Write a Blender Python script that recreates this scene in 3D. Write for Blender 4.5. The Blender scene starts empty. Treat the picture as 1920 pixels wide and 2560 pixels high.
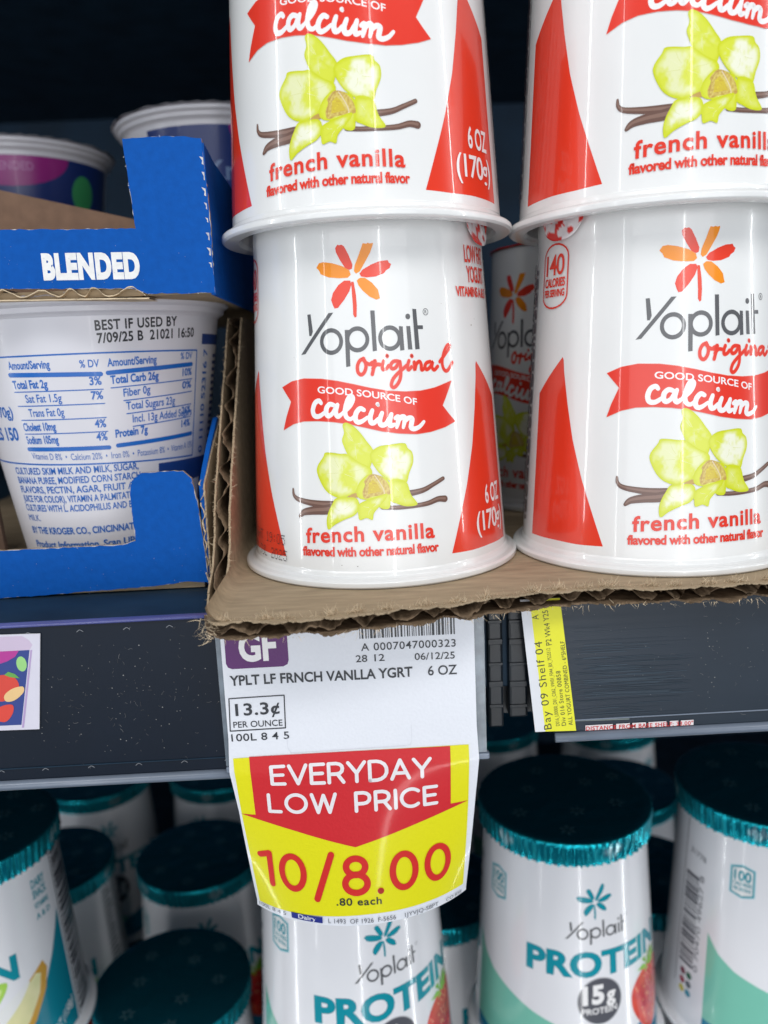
import bpy, math, random
from mathutils import Vector, Matrix, noise
from mathutils.geometry import tessellate_polygon

# ------------------------------------------------------------------ camera, world, lights, exposure
SC = bpy.context.scene
COL = SC.collection
MM = 0.001

cam_d = bpy.data.cameras.new("camera")
cam = bpy.data.objects.new("camera", cam_d)
COL.objects.link(cam)
SC.camera = cam
cam_d.sensor_fit = 'HORIZONTAL'
cam_d.sensor_width = 36.0
cam_d.lens = 2007.34 / 1920 * 36.0
cam_d.clip_start = 0.005
cam_d.clip_end = 20.0
R_ = Vector((0.99864967, -0.02686792, -0.0444629))
U_ = Vector((0.04870115, 0.18625179, 0.98129428))
F_ = Vector((0.01808404, 0.98213461, -0.18730879))
cam.matrix_world = Matrix(((R_.x, U_.x, -F_.x, 0), (R_.y, U_.y, -F_.y, 0), (R_.z, U_.z, -F_.z, 0), (0, 0, 0, 1)))
cam_d.dof.use_dof = True
cam_d.dof.focus_distance = 0.186
cam_d.dof.aperture_fstop = 17.0

world = bpy.data.worlds.new("World")
SC.world = world
world.use_nodes = True
bg = world.node_tree.nodes["Background"]
bg.inputs[0].default_value = (0.30, 0.58, 0.95, 1)
bg.inputs[1].default_value = 0.12

SC.view_settings.view_transform = 'Standard'
SC.view_settings.look = 'None'
SC.view_settings.exposure = 0.0
SC.view_settings.gamma = 1.0


def area(name, loc, aim, sx, sy, watts, col):
    d = bpy.data.lights.new(name, 'AREA')
    d.shape = 'RECTANGLE'
    d.size = sx
    d.size_y = sy
    d.energy = watts
    d.color = col
    o = bpy.data.objects.new(name, d)
    COL.objects.link(o)
    o.location = loc
    v = Vector(aim) - Vector(loc)
    o.rotation_euler = v.to_track_quat('-Z', 'Y').to_euler()
    return o


# store ceiling lights behind and above the photographer, and the upright tubes of the cooler doors
area("ceiling_light", (0.1, -0.85, 1.35), (0.0, 0.2, -0.05), 2.2, 0.5, 11.5, (1.0, 0.99, 0.97))
area("canopy_light", (0.0, -0.26, 0.62), (0.0, 0.2, -0.06), 1.3, 0.12, 2.4, (0.98, 0.99, 1.0))
area("front_fill_light", (0.0, -1.0, -0.12), (0.0, 0.2, -0.12), 1.8, 1.0, 9.0, (0.97, 0.98, 1.0))  # broad fill added behind the camera to brighten the lower cups
area("opposite_cooler_light", (0.21, -0.95, -0.05), (0.21, 0.2, -0.05), 0.03, 2.6, 4.2, (1.0, 1.0, 1.0))
area("door_tube_light", (-0.46, 0.07, 0.0), (0.0, 0.22, 0.0), 0.006, 1.3, 1.0, (0.97, 0.99, 1.0))
area("door_tube_light", (0.55, 0.07, 0.0), (0.05, 0.22, 0.0), 0.007, 1.3, 1.3, (0.97, 0.99, 1.0))
area("door_tube_light", (-0.52, -0.35, 0.0), (0.0, 0.22, 0.0), 0.010, 1.3, 0.6, (0.97, 0.99, 1.0))


# ------------------------------------------------------------------ materials
def new_mat(name):
    m = bpy.data.materials.new(name)
    m.use_nodes = True
    nt = m.node_tree
    return m, nt, nt.nodes, nt.links, nt.nodes["Principled BSDF"]


def ink_mat(name, rough=0.28, coat=0.0, bump=0.0, bscale=300, spec=0.5, vary=0.0, sss=0.0, crough=0.045):
    """plastic, paper or card whose colour comes from the printed artwork (colour attribute)"""
    m, nt, N, L, p = new_mat(name)
    a = N.new('ShaderNodeVertexColor')
    a.layer_name = 'Col'
    tc = N.new('ShaderNodeTexCoord')
    nz = N.new('ShaderNodeTexNoise')
    nz.inputs['Scale'].default_value = bscale
    nz.inputs['Detail'].default_value = 4
    L.new(tc.outputs['Object'], nz.inputs['Vector'])
    mr = N.new('ShaderNodeMapRange')
    mr.inputs[1].default_value = 0.3
    mr.inputs[2].default_value = 0.7
    mr.inputs[3].default_value = 1 - vary
    mr.inputs[4].default_value = 1 + vary * 0.4
    L.new(nz.outputs['Fac'], mr.inputs[0])
    mx = N.new('ShaderNodeVectorMath')
    mx.operation = 'SCALE'
    L.new(a.outputs['Color'], mx.inputs[0])
    L.new(mr.outputs[0], mx.inputs['Scale'])
    L.new(mx.outputs[0], p.inputs['Base Color'])
    p.inputs['Roughness'].default_value = rough
    p.inputs['Specular IOR Level'].default_value = spec
    p.inputs['Coat Weight'].default_value = coat
    p.inputs['Coat Roughness'].default_value = crough
    if sss:
        p.inputs['Subsurface Weight'].default_value = sss
        p.inputs['Subsurface Radius'].default_value = (0.004, 0.003, 0.0025)
        p.inputs['Subsurface Scale'].default_value = 0.5
    if bump:
        b = N.new('ShaderNodeBump')
        b.inputs['Strength'].default_value = bump
        b.inputs['Distance'].default_value = 0.0003
        L.new(nz.outputs['Fac'], b.inputs['Height'])
        L.new(b.outputs[0], p.inputs['Normal'])
    return m


def plain_mat(name, col, rough=0.5, metal=0.0, bump=0.0, bscale=400, vary=0.12, stretch=(1, 1, 1), spec=0.5, trans=0.0):
    m, nt, N, L, p = new_mat(name)
    tc = N.new('ShaderNodeTexCoord')
    mp = N.new('ShaderNodeMapping')
    mp.inputs['Scale'].default_value = stretch
    nz = N.new('ShaderNodeTexNoise')
    nz.inputs['Scale'].default_value = bscale
    nz.inputs['Detail'].default_value = 5
    L.new(tc.outputs['Object'], mp.inputs[0])
    L.new(mp.outputs[0], nz.inputs['Vector'])
    r = N.new('ShaderNodeValToRGB')
    r.color_ramp.elements[0].position = 0.3
    r.color_ramp.elements[1].position = 0.7
    r.color_ramp.elements[0].color = tuple(c * (1 - vary) for c in col) + (1,)
    r.color_ramp.elements[1].color = tuple(min(1, c * (1 + vary)) for c in col) + (1,)
    L.new(nz.outputs['Fac'], r.inputs[0])
    L.new(r.outputs[0], p.inputs['Base Color'])
    p.inputs['Roughness'].default_value = rough
    p.inputs['Metallic'].default_value = metal
    p.inputs['Specular IOR Level'].default_value = spec
    p.inputs['Transmission Weight'].default_value = trans
    if bump:
        b = N.new('ShaderNodeBump')
        b.inputs['Strength'].default_value = bump
        b.inputs['Distance'].default_value = 0.0004
        L.new(nz.outputs['Fac'], b.inputs['Height'])
        L.new(b.outputs[0], p.inputs['Normal'])
    return m


M_CUP = ink_mat("printed_white_plastic", rough=0.24, coat=0.55, spec=0.5, bump=0.02, bscale=90, vary=0.015)
M_KCUP = ink_mat("printed_dull_plastic", rough=0.34, coat=0.1, bump=0.03, bscale=120, vary=0.02)
M_TAG = ink_mat("glossy_tag_paper", rough=0.42, spec=0.3, coat=0.4, crough=0.11, bump=0.22, bscale=1400, vary=0.02)
M_BLUE = ink_mat("printed_blue_card", rough=0.62, spec=0.10, bump=0.35, bscale=500, vary=0.10)
M_RAIL = ink_mat("dark_rail_plastic", rough=0.36, spec=0.24, bump=0.05, bscale=60, vary=0.12)
M_PAPER = ink_mat("label_paper", rough=0.5, bump=0.05, bscale=300, vary=0.03)
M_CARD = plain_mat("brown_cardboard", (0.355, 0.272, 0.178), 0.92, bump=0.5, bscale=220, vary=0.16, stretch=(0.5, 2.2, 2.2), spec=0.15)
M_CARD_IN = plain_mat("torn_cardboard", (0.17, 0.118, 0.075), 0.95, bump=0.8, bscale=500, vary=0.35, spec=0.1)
M_FIBRE = plain_mat("paper_fibre", (0.60, 0.48, 0.33), 0.9, vary=0.2, spec=0.1)
M_SHELF = plain_mat("dark_shelf_steel", (0.010, 0.026, 0.046), 0.55, bscale=60, vary=0.3, spec=0.2)
M_BACK = plain_mat("dark_cooler_liner", (0.006, 0.030, 0.065), 0.7, bscale=20, vary=0.3)
M_LIP = plain_mat("rail_lip_plastic", (0.16, 0.19, 0.24), 0.25, bscale=50, vary=0.2)
M_LIPBLUE = plain_mat("rail_blue_lip", (0.07, 0.08, 0.25), 0.3, bscale=50, vary=0.2)
M_CLEAR = plain_mat("clear_holder_plastic", (0.30, 0.36, 0.42), 0.15, bscale=200, vary=0.3, trans=0.55)
M_BLACK = plain_mat("black_bracket_plastic", (0.004, 0.007, 0.011), 0.38, bscale=90, vary=0.4)
M_FOIL_R = ink_mat("printed_red_foil", rough=0.22, coat=0.3, bump=0.5, bscale=250)


def foil_mat():
    m, nt, N, L, p = new_mat("teal_foil")
    a = N.new('ShaderNodeVertexColor')
    a.layer_name = 'Col'
    L.new(a.outputs['Color'], p.inputs['Base Color'])
    tc = N.new('ShaderNodeTexCoord')
    nz = N.new('ShaderNodeTexNoise')
    nz.inputs['Scale'].default_value = 180
    nz.inputs['Detail'].default_value = 3
    L.new(tc.outputs['Object'], nz.inputs['Vector'])
    b = N.new('ShaderNodeBump')
    b.inputs['Strength'].default_value = 0.6
    b.inputs['Distance'].default_value = 0.0008
    L.new(nz.outputs['Fac'], b.inputs['Height'])
    L.new(b.outputs[0], p.inputs['Normal'])
    p.inputs['Metallic'].default_value = 0.85
    p.inputs['Roughness'].default_value = 0.24
    return m


M_FOIL = foil_mat()


# ------------------------------------------------------------------ things, parts
def tag_props(o, label, cat, group=None):
    o['label'] = label
    o['category'] = cat
    if group:
        o['group'] = group
    return o


def thing(name, label, cat, loc=(0, 0, 0), rotz=0.0, group=None):
    o = bpy.data.objects.new(name, None)
    o.empty_display_size = 0.01
    COL.objects.link(o)
    o.location = tuple(c * MM for c in loc)
    o.rotation_euler = (0, 0, rotz)
    return tag_props(o, label, cat, group)


def mesh_obj(name, verts, faces, mats, parent=None, smooth=False, cols=None, norms=None, mi=None):
    me = bpy.data.meshes.new(name)
    me.from_pydata([(v[0] * MM, v[1] * MM, v[2] * MM) for v in verts], [], faces)
    for m in (mats if isinstance(mats, (list, tuple)) else [mats]):
        me.materials.append(m)
    if cols:
        ca = me.color_attributes.new('Col', 'FLOAT_COLOR', 'POINT')
        flat = []
        for c in cols:
            flat.extend((c[0], c[1], c[2], 1.0))
        ca.data.foreach_set('color', flat)
    if smooth or norms:
        me.polygons.foreach_set('use_smooth', [True] * len(me.polygons))
    if mi:
        me.polygons.foreach_set('material_index', mi)
    me.update()
    if norms:
        me.normals_split_custom_set_from_vertices(norms)
    o = bpy.data.objects.new(name, me)
    COL.objects.link(o)
    if parent:
        o.parent = parent
    return o


def dup(root, loc, rotz, label, group=None, tilt=None):
    r = root.copy()
    COL.objects.link(r)
    r.location = tuple(c * MM for c in loc)
    r.rotation_euler = (tilt[0], tilt[1], rotz) if tilt else (0, 0, rotz)
    r['label'] = label
    if group:
        r['group'] = group
    for ch in list(root.children):
        c = ch.copy()
        COL.objects.link(c)
        c.parent = r
        for g in ch.children:
            d = g.copy()
            COL.objects.link(d)
            d.parent = c
    return r


# ------------------------------------------------------------------ print engine: flat artwork laid on a surface
class Art:
    """polygons with per-vertex (s, v, h) in mm and a colour; every ink layer lies a little above the one below"""

    def __init__(self, step=1.3, h0=0.03, dh=0.0009, vstep=None):
        self.P = []
        self.vstep = vstep
        self.step, self.h, self.dh = step, h0, dh

    def layer(self):
        self.h += self.dh

    def _put(self, pts, col):
        self.P.append((pts, col))

    def poly(self, pts, col, grid=None):
        """col: colour or function (s, v, pts) -> colour; grid: cell size for graded colour"""
        self.layer()
        tris = tessellate_polygon([[Vector((p[0], p[1], 0)) for p in pts]])
        for t in tris:
            tri = [(pts[i][0], pts[i][1], self.h) for i in t]
            if grid:
                for c in clip_strips([tri], 0, grid):
                    for d in clip_strips([c], 1, grid):
                        self._put(d, [col(q[0], q[1]) for q in d])
            else:
                self._put(tri, [col] * 3)

    def rect(self, x0, y0, x1, y1, col):
        self.poly([(x0, y0), (x1, y0), (x1, y1), (x0, y1)], col)

    def ring(self, cx, cy, rx, ry, w, col, n=40):
        self.layer()
        for i in range(n):
            a, b = 2 * math.pi * i / n, 2 * math.pi * (i + 1) / n
            q = []
            for t, k in ((a, 1), (b, 1), (b, -1), (a, -1)):
                q.append((cx + (rx + k * w / 2) * math.cos(t), cy + (ry + k * w / 2) * math.sin(t), self.h))
            self._put(q, [col] * 4)

    def disc(self, cx, cy, r, col, ry=None, n=24):
        ry = ry or r
        self.poly([(cx + r * math.cos(2 * math.pi * i / n), cy + ry * math.sin(2 * math.pi * i / n)) for i in range(n)], col)

    def stroke(self, pts, w, col, smooth=True, w1=None, wmid=None):
        self.layer()
        sm = smooth and len(pts) > 2
        if sm:
            pts = catmull(pts)
        n = len(pts)
        h = self.h
        W = []
        for i in range(n):
            f = i / max(1, n - 1)
            ww = w if w1 is None else w + (w1 - w) * f
            if wmid is not None:
                ww += (wmid - (w + (w1 if w1 is not None else w)) / 2) * 4 * f * (1 - f)
            W.append(ww / 2)
        k = 14
        for i in range(n):
            if i in (0, n - 1) or not sm:
                x, y = pts[i][0], pts[i][1]
                self._put([(x + W[i] * math.cos(2 * math.pi * j / k), y + W[i] * math.sin(2 * math.pi * j / k), h + 0.0006) for j in range(k)], [col] * k)
        if not sm:
            for i in range(n - 1):
                (x, y), (x2, y2) = pts[i][:2], pts[i + 1][:2]
                d = math.hypot(x2 - x, y2 - y)
                if d < 1e-6:
                    continue
                a, b = -(y2 - y) / d, (x2 - x) / d
                hh = h + 0.0003 * i / n
                self._put([(x + a * W[i], y + b * W[i], hh), (x - a * W[i], y - b * W[i], hh), (x2 - a * W[i + 1], y2 - b * W[i + 1], hh), (x2 + a * W[i + 1], y2 + b * W[i + 1], hh)], [col] * 4)
            return
        L, R = [], []
        for i in range(n):
            p, q = pts[max(0, i - 1)], pts[min(n - 1, i + 1)]
            d = math.hypot(q[0] - p[0], q[1] - p[1]) or 1
            a, b = -(q[1] - p[1]) / d, (q[0] - p[0]) / d
            hh = h + 0.0005 * i / n
            L.append((pts[i][0] + a * W[i], pts[i][1] + b * W[i], hh))
            R.append((pts[i][0] - a * W[i], pts[i][1] - b * W[i], hh))
        for i in range(n - 1):
            self._put([L[i], R[i], R[i + 1]], [col] * 3)
            self._put([L[i], R[i + 1], L[i + 1]], [col] * 3)

    def text(self, body, p0, p1, cap, col, bold=0.0, mid=None, shear=0.0, rot90=False, space=1.0):
        """text fitted between two baseline points (optionally a curved baseline through mid)"""
        self.layer()
        vs, fs, x0, x1, ch = text_mesh(body, bold, shear, space)
        W = max(1e-6, x1 - x0)

        def base(t):
            if mid is None:
                return (p0[0] + (p1[0] - p0[0]) * t, p0[1] + (p1[1] - p0[1]) * t)
            a = (1 - t) * (1 - 2 * t)
            b = 4 * t * (1 - t)
            c = t * (2 * t - 1)
            return (a * p0[0] + b * mid[0] + c * p1[0], a * p0[1] + b * mid[1] + c * p1[1])
        ang = math.atan2(p1[1] - p0[1], p1[0] - p0[0]) if rot90 else 0
        sx, cx = math.sin(ang), math.cos(ang)
        out = []
        for v in vs:
            b = base((v[0] - x0) / W)
            hh = v[1] / ch * cap
            out.append((b[0] - sx * hh, b[1] + cx * hh, self.h))
        for f in fs:
            self._put([out[i] for i in f], [col] * len(f))

    def moved(self, ds):
        for k, (pts, c) in enumerate(self.P):
            self.P[k] = ([(p[0] + ds, p[1], p[2]) for p in pts], c)

    def build(self, surf):
        V, Fc, C, Nn = [], [], [], []
        for pts, cols in self.P:
            a = 0.5 * sum(pts[i][0] * pts[(i + 1) % len(pts)][1] - pts[(i + 1) % len(pts)][0] * pts[i][1] for i in range(len(pts)))
            if abs(a) < 1e-7:
                continue
            if a < 0:
                pts, cols = pts[::-1], cols[::-1]
            q = [tuple(p) + tuple(c) for p, c in zip(pts, cols)]
            pieces = clip_strips([q], 0, self.step)
            if self.vstep:
                pieces = clip_strips(pieces, 1, self.vstep)
            for piece in pieces:
                b = len(V)
                # every piece inside one cell lies on the same flat facet, so thin ink layers never cross
                k = math.floor(sum(p[0] for p in piece) / len(piece) / self.step) * self.step
                k2 = math.floor(sum(p[1] for p in piece) / len(piece) / self.vstep) * self.vstep if self.vstep else 0
                for p in piece:
                    nn = surf(p[0], p[1], p[2])[1]
                    t = (p[0] - k) / self.step
                    if self.vstep:
                        w = (p[1] - k2) / self.vstep
                        a0, a1 = surf(k, k2, p[2])[0], surf(k + self.step, k2, p[2])[0]
                        b0, b1 = surf(k, k2 + self.vstep, p[2])[0], surf(k + self.step, k2 + self.vstep, p[2])[0]
                        co = tuple((a0[i] * (1 - t) + a1[i] * t) * (1 - w) + (b0[i] * (1 - t) + b1[i] * t) * w for i in range(3))
                    else:
                        a0, a1 = surf(k, p[1], p[2])[0], surf(k + self.step, p[1], p[2])[0]
                        co = tuple(a0[i] * (1 - t) + a1[i] * t for i in range(3))
                    V.append(co)
                    Nn.append(nn)
                    C.append(p[3:6])
                Fc.append(tuple(range(b, b + len(piece))))
        return V, Fc, C, Nn


def clip_half(poly, ax, val, keep_less):
    out = []
    n = len(poly)
    for i in range(n):
        a, b = poly[i], poly[(i + 1) % n]
        ia = (a[ax] <= val) if keep_less else (a[ax] >= val)
        ib = (b[ax] <= val) if keep_less else (b[ax] >= val)
        if ia:
            out.append(a)
        if ia != ib:
            t = (val - a[ax]) / (b[ax] - a[ax])
            out.append(tuple(a[k] + (b[k] - a[k]) * t for k in range(len(a))))
    return out


def clip_strips(polys, ax, step):
    res = []
    for p in polys:
        lo, hi = min(q[ax] for q in p), max(q[ax] for q in p)
        k0, k1 = math.floor(lo / step + 1e-9), math.ceil(hi / step - 1e-9)
        if k1 - k0 <= 1:
            res.append(p)
            continue
        rest = p
        for k in range(k0 + 1, k1):
            a = clip_half(rest, ax, k * step, True)
            rest = clip_half(rest, ax, k * step, False)
            if len(a) > 2:
                res.append(a)
            if len(rest) < 3:
                break
        if len(rest) > 2:
            res.append(rest)
    return res


def catmull(p, n=7):
    out = []
    m = len(p)
    for i in range(m - 1):
        a, b, c, d = p[max(0, i - 1)], p[i], p[i + 1], p[min(m - 1, i + 2)]
        for j in range(n):
            t = j / n
            out.append(tuple(0.5 * ((2 * b[k]) + (-a[k] + c[k]) * t + (2 * a[k] - 5 * b[k] + 4 * c[k] - d[k]) * t * t + (-a[k] + 3 * b[k] - 3 * c[k] + d[k]) * t ** 3) for k in (0, 1)))
    out.append(tuple(p[-1][:2]))
    return out


_TC = {}


def text_mesh(body, bold=0.0, shear=0.0, space=1.0):
    key = (body, bold, shear, space)
    if key in _TC:
        return _TC[key]

    def raw(s, b):
        c = bpy.data.curves.new("lettering", 'FONT')
        c.body = s
        c.offset = b
        c.shear = shear
        c.space_character = space
        c.resolution_u = 4
        c.fill_mode = 'FRONT'
        o = bpy.data.objects.new("lettering", c)
        COL.objects.link(o)
        me = o.to_mesh()
        vs = [tuple(v.co) for v in me.vertices]
        fs = [tuple(p.vertices) for p in me.polygons]
        o.to_mesh_clear()
        bpy.data.objects.remove(o)
        bpy.data.curves.remove(c)
        return vs, fs
    vs, fs = raw(body, bold)
    hv, _ = raw("H", 0.0)
    ch = max(v[1] for v in hv)
    r = (vs, fs, min(v[0] for v in vs), max(v[0] for v in vs), ch)
    _TC[key] = r
    return r


def cone_surf(r0, v0, r1, v1, ref=33.0):
    k = (r1 - r0) / (v1 - v0)
    l = math.hypot(1, k)

    def f(s, v, h):
        t = s / ref
        r = r0 + k * (v - v0)
        nx, nz = 1 / l, -k / l
        S, Cc = math.sin(t), math.cos(t)
        rr = r + h * nx
        return ((rr * S, -rr * Cc, v + h * nz), (nx * S, -nx * Cc, nz))
    return f


def lathe(profile, col, seg=200):
    """profile: list of (r, z[, col]); returns verts, faces, cols, normals (radial smooth)"""
    n = len(profile)
    nr = []
    for i in range(n):
        a, b = profile[max(0, i - 1)], profile[min(n - 1, i + 1)]
        dr, dz = b[0] - a[0], b[1] - a[1]
        l = math.hypot(dr, dz) or 1
        nr.append((dz / l, -dr / l))
    V, Fc, C, Nn = [], [], [], []
    for i, p in enumerate(profile):
        c = p[2] if len(p) > 2 else col
        for j in range(seg):
            t = 2 * math.pi * j / seg
            V.append((p[0] * math.sin(t), -p[0] * math.cos(t), p[1]))
            Nn.append((nr[i][0] * math.sin(t), -nr[i][0] * math.cos(t), nr[i][1]))
            C.append(c)
    for i in range(n - 1):
        for j in range(seg):
            k = (j + 1) % seg
            Fc.append((i * seg + j, i * seg + k, (i + 1) * seg + k, (i + 1) * seg + j))
    return V, Fc, C, Nn


def dense(profile, kinks=0.35):
    """repeat profile points near bends so that smooth normals keep crisp edges"""
    out = []
    for i, p in enumerate(profile):
        if 0 < i < len(profile) - 1:
            a, b = profile[i - 1], profile[i + 1]
            for q, sgn in ((a, -1), (b, 1)):
                d = math.hypot(q[0] - p[0], q[1] - p[1])
                t = min(0.3, kinks / 3 / max(d, 1e-6))
                out.append((p[0] + (q[0] - p[0]) * t, p[1] + (q[1] - p[1]) * t) + tuple(p[2:]))
        else:
            out.append(p)
    return out


def join(*parts):
    V, F, C, Nn = [], [], [], []
    for v, f, c, n in parts:
        b = len(V)
        V += v
        F += [tuple(i + b for i in q) for q in f]
        C += c
        Nn += n
    return V, F, C, Nn


# inks (linear colours)
WHITE = (0.78, 0.78, 0.765)
RED = (0.74, 0.042, 0.016)
RED2 = (0.74, 0.040, 0.018)
ORANGE = (0.86, 0.27, 0.010)
GREY = (0.105, 0.105, 0.11)
INKW = (0.85, 0.83, 0.82)
DARKT = (0.02, 0.02, 0.025)
TEAL = (0.006, 0.27, 0.34)
MINT = (0.20, 0.55, 0.42)
KBLUE = (0.006, 0.12, 0.46)


def nz(x, y, k=1.0, seed=0.0):
    return noise.noise(Vector((x * k, y * k, seed)))


# ------------------------------------------------------------------ vanilla yogurt cup artwork (mm on the cup wall)
PETALS = [
    ('r', [(-8.69, 75.67), (-8.11, 76.29), (-7.2, 76.42), (-6.33, 75.82), (-5.3, 74.0), (-4.39, 71.93), (-4.57, 71.02), (-5.32, 70.8), (-6.32, 71.3), (-7.58, 73.03), (-8.55, 74.74)]),
    ('o', [(-0.25, 78.23), (0.5, 78.32), (1.07, 77.57), (0.93, 75.93), (0.19, 74.31), (-1.46, 71.98), (-2.63, 70.38), (-3.61, 69.94), (-4.11, 70.45), (-3.87, 71.72), (-2.66, 74.06), (-1.67, 76.21), (-0.85, 77.64)]),
    ('r', [(-2.75, 69.9), (-1.96, 70.72), (0.26, 71.73), (2.47, 72.4), (4.46, 72.53), (4.78, 71.97), (5.29, 71.7), (4.88, 70.86), (3.88, 70.33), (3.41, 69.79), (1.2, 69.12), (-0.97, 69.02), (-2.34, 69.26)]),
    ('o', [(-13.97, 71.78), (-13.2, 72.73), (-11.99, 72.87), (-9.66, 72.49), (-6.97, 71.7), (-5.24, 70.69), (-4.94, 69.75), (-5.76, 69.16), (-7.98, 69.17), (-10.71, 69.52), (-12.81, 70.32), (-13.26, 71.17)]),
    ('o', [(-3.51, 68.46), (-2.7, 69.02), (-1.41, 68.96), (0.26, 67.86), (1.69, 66.33), (1.92, 65.21), (2.14, 64.46), (1.14, 64.19), (-0.54, 64.93), (-2.19, 66.29), (-3.13, 67.44)]),
    ('r', [(-10.22, 64.64), (-9.7, 66.11), (-8.27, 67.7), (-6.67, 68.62), (-5.13, 68.54), (-4.86, 67.71), (-5.45, 66.26), (-6.86, 64.47), (-8.48, 62.87), (-9.39, 62.73), (-9.81, 63.5)]),
    ('s', [(-4.92, 68.27), (-4.27, 68.24), (-3.84, 65.44), (-3.73, 63.2), (-3.89, 60.78), (-4.33, 60.54), (-4.73, 61.19), (-4.72, 63.24), (-4.83, 65.48)]),
]


def star(A, cols, T=lambda p: p):
    for k, pts in PETALS:
        A.poly([T(p) for p in pts], cols[k])


def wordmark(A, col, T=lambda p: p, sc=1.0):
    for pts in ([(-16.98, 61.83), (-16.01, 61.88), (-15.49, 58.06), (-15.93, 57.09), (-16.54, 57.12)],
                [(-11.03, 61.88), (-9.79, 61.89), (-17.82, 53.18), (-19.16, 53.03)],
                [(-7.01, 58.03), (-5.9, 57.98), (-5.94, 50.05), (-6.98, 49.94)],
                [(-0.49, 61.95), (0.58, 61.9), (0.7, 53.19), (-0.32, 53.08)],
                [(6.42, 58.33), (7.38, 58.23), (7.49, 53.08), (6.42, 52.97)],
                [(8.28, 58.28), (9.32, 58.25), (9.55, 53.12), (8.43, 53.16)],
                [(10.13, 62.0), (11.15, 61.9), (11.48, 53.17), (10.32, 53.09)],
                [(10.24, 58.37), (12.68, 58.35), (12.71, 57.52), (10.27, 57.54)]):
        A.poly([T(p) for p in pts], col)
    for cx, cy, r in ((-10.55, 55.65, 2.55), (-3.95, 55.85, 2.45), (4.02, 55.8, 2.4)):
        c = T((cx, cy))
        A.ring(c[0], c[1], r * sc, (r - 0.1) * sc, 0.95 * sc, col)
    c = T((8.83, 60.34))
    A.disc(c[0], c[1], 0.62 * sc, col)
    c = T((13.69, 61.26))
    A.ring(c[0], c[1], 0.7 * sc, 0.7 * sc, 0.14 * sc, col, 20)
    if sc == 1.0:
        A.text("R", (c[0] - 0.27, c[1] - 0.38), (c[0] + 0.32, c[1] - 0.38), 0.75, col)


SCRIPT_ORIGINAL = [
    [(-2.63, 51.59), (-3.58, 51.17), (-4.19, 50.06), (-4.12, 48.72), (-3.39, 48.12), (-2.6, 48.63), (-2.12, 49.9), (-2.4, 51.12), (-2.92, 51.75), (-2.25, 50.81), (-1.3, 50.32), (-0.57, 50.67)],
    [(-0.68, 50.18), (0.13, 51.02), (-0.2, 49.71), (-0.7, 48.09)], [(-0.47, 49.34), (0.38, 50.17), (1.26, 50.14)],
    [(2.23, 50.86), (1.84, 49.89), (1.96, 49.05), (2.73, 49.2), (3.36, 49.82)],
    [(5.64, 50.72), (4.6, 50.68), (3.87, 49.92), (4.13, 49.15), (4.99, 49.3), (5.78, 50.22), (6.15, 50.58), (6.28, 48.48), (6.0, 46.78), (5.2, 45.55), (4.31, 44.98), (3.79, 45.54), (4.29, 46.85), (5.56, 48.06), (6.92, 49.03), (7.93, 49.75)],
    [(8.48, 50.68), (8.05, 49.55), (8.22, 48.71), (9.06, 49.32)],
    [(9.81, 50.32), (9.82, 48.64), (10.32, 49.84), (11.14, 50.42), (11.6, 49.79), (11.65, 48.56), (12.43, 48.91)],
    [(14.12, 50.27), (13.09, 50.04), (12.6, 49.29), (13.02, 48.58), (14.03, 49.11), (14.8, 50.17), (14.52, 49.09), (15.11, 48.41), (16.18, 49.14)],
    [(16.89, 50.17), (18.95, 52.04), (20.4, 53.44), (19.63, 53.77), (18.37, 52.25), (17.61, 49.94), (18.05, 48.37), (19.12, 48.13), (20.84, 49.83)],
    [(3.06, 52.04), (3.13, 51.88)], [(9.23, 51.8), (9.31, 51.64)]]
SCRIPT_CALCIUM = [
    [(-13.75, 42.17), (-14.35, 42.69), (-15.48, 42.12), (-16.08, 40.57), (-15.67, 39.39), (-14.48, 39.18), (-13.18, 39.83), (-12.33, 40.51)],
    [(-10.26, 41.55), (-11.37, 41.85), (-12.31, 41.09), (-12.49, 39.93), (-11.92, 39.26), (-10.86, 39.78), (-10.05, 41.16)],
    [(-9.5, 41.69), (-10.01, 40.08), (-9.47, 39.09), (-8.36, 39.73)],
    [(-8.14, 39.83), (-6.36, 41.44), (-5.65, 42.95), (-6.19, 43.43), (-6.95, 42.5), (-7.64, 40.4), (-7.4, 38.93), (-6.36, 38.43), (-5.18, 39.24)],
    [(-3.08, 40.33), (-3.99, 40.67), (-4.95, 39.74), (-5.22, 38.4), (-4.62, 37.68), (-3.57, 37.88), (-2.29, 38.68)],
    [(-1.09, 40.17), (-1.66, 38.65), (-1.47, 37.49), (-0.69, 37.46), (0.18, 38.27)], [(0.22, 41.5), (0.37, 41.26)],
    [(1.2, 39.49), (0.58, 37.98), (0.82, 36.93), (1.89, 36.95), (2.8, 38.26)], [(3.43, 39.12), (2.93, 37.6), (3.12, 36.58), (4.14, 36.84)],
    [(4.34, 38.18), (4.99, 38.42), (5.02, 37.57), (4.56, 36.12)], [(4.84, 37.38), (5.75, 38.3), (6.51, 38.26), (6.55, 37.48), (6.12, 36.03)],
    [(6.45, 37.3), (7.53, 38.05), (8.39, 37.84), (8.24, 36.92), (8.05, 35.92), (8.9, 35.55), (10.26, 36.01), (11.37, 37.0)]]

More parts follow.
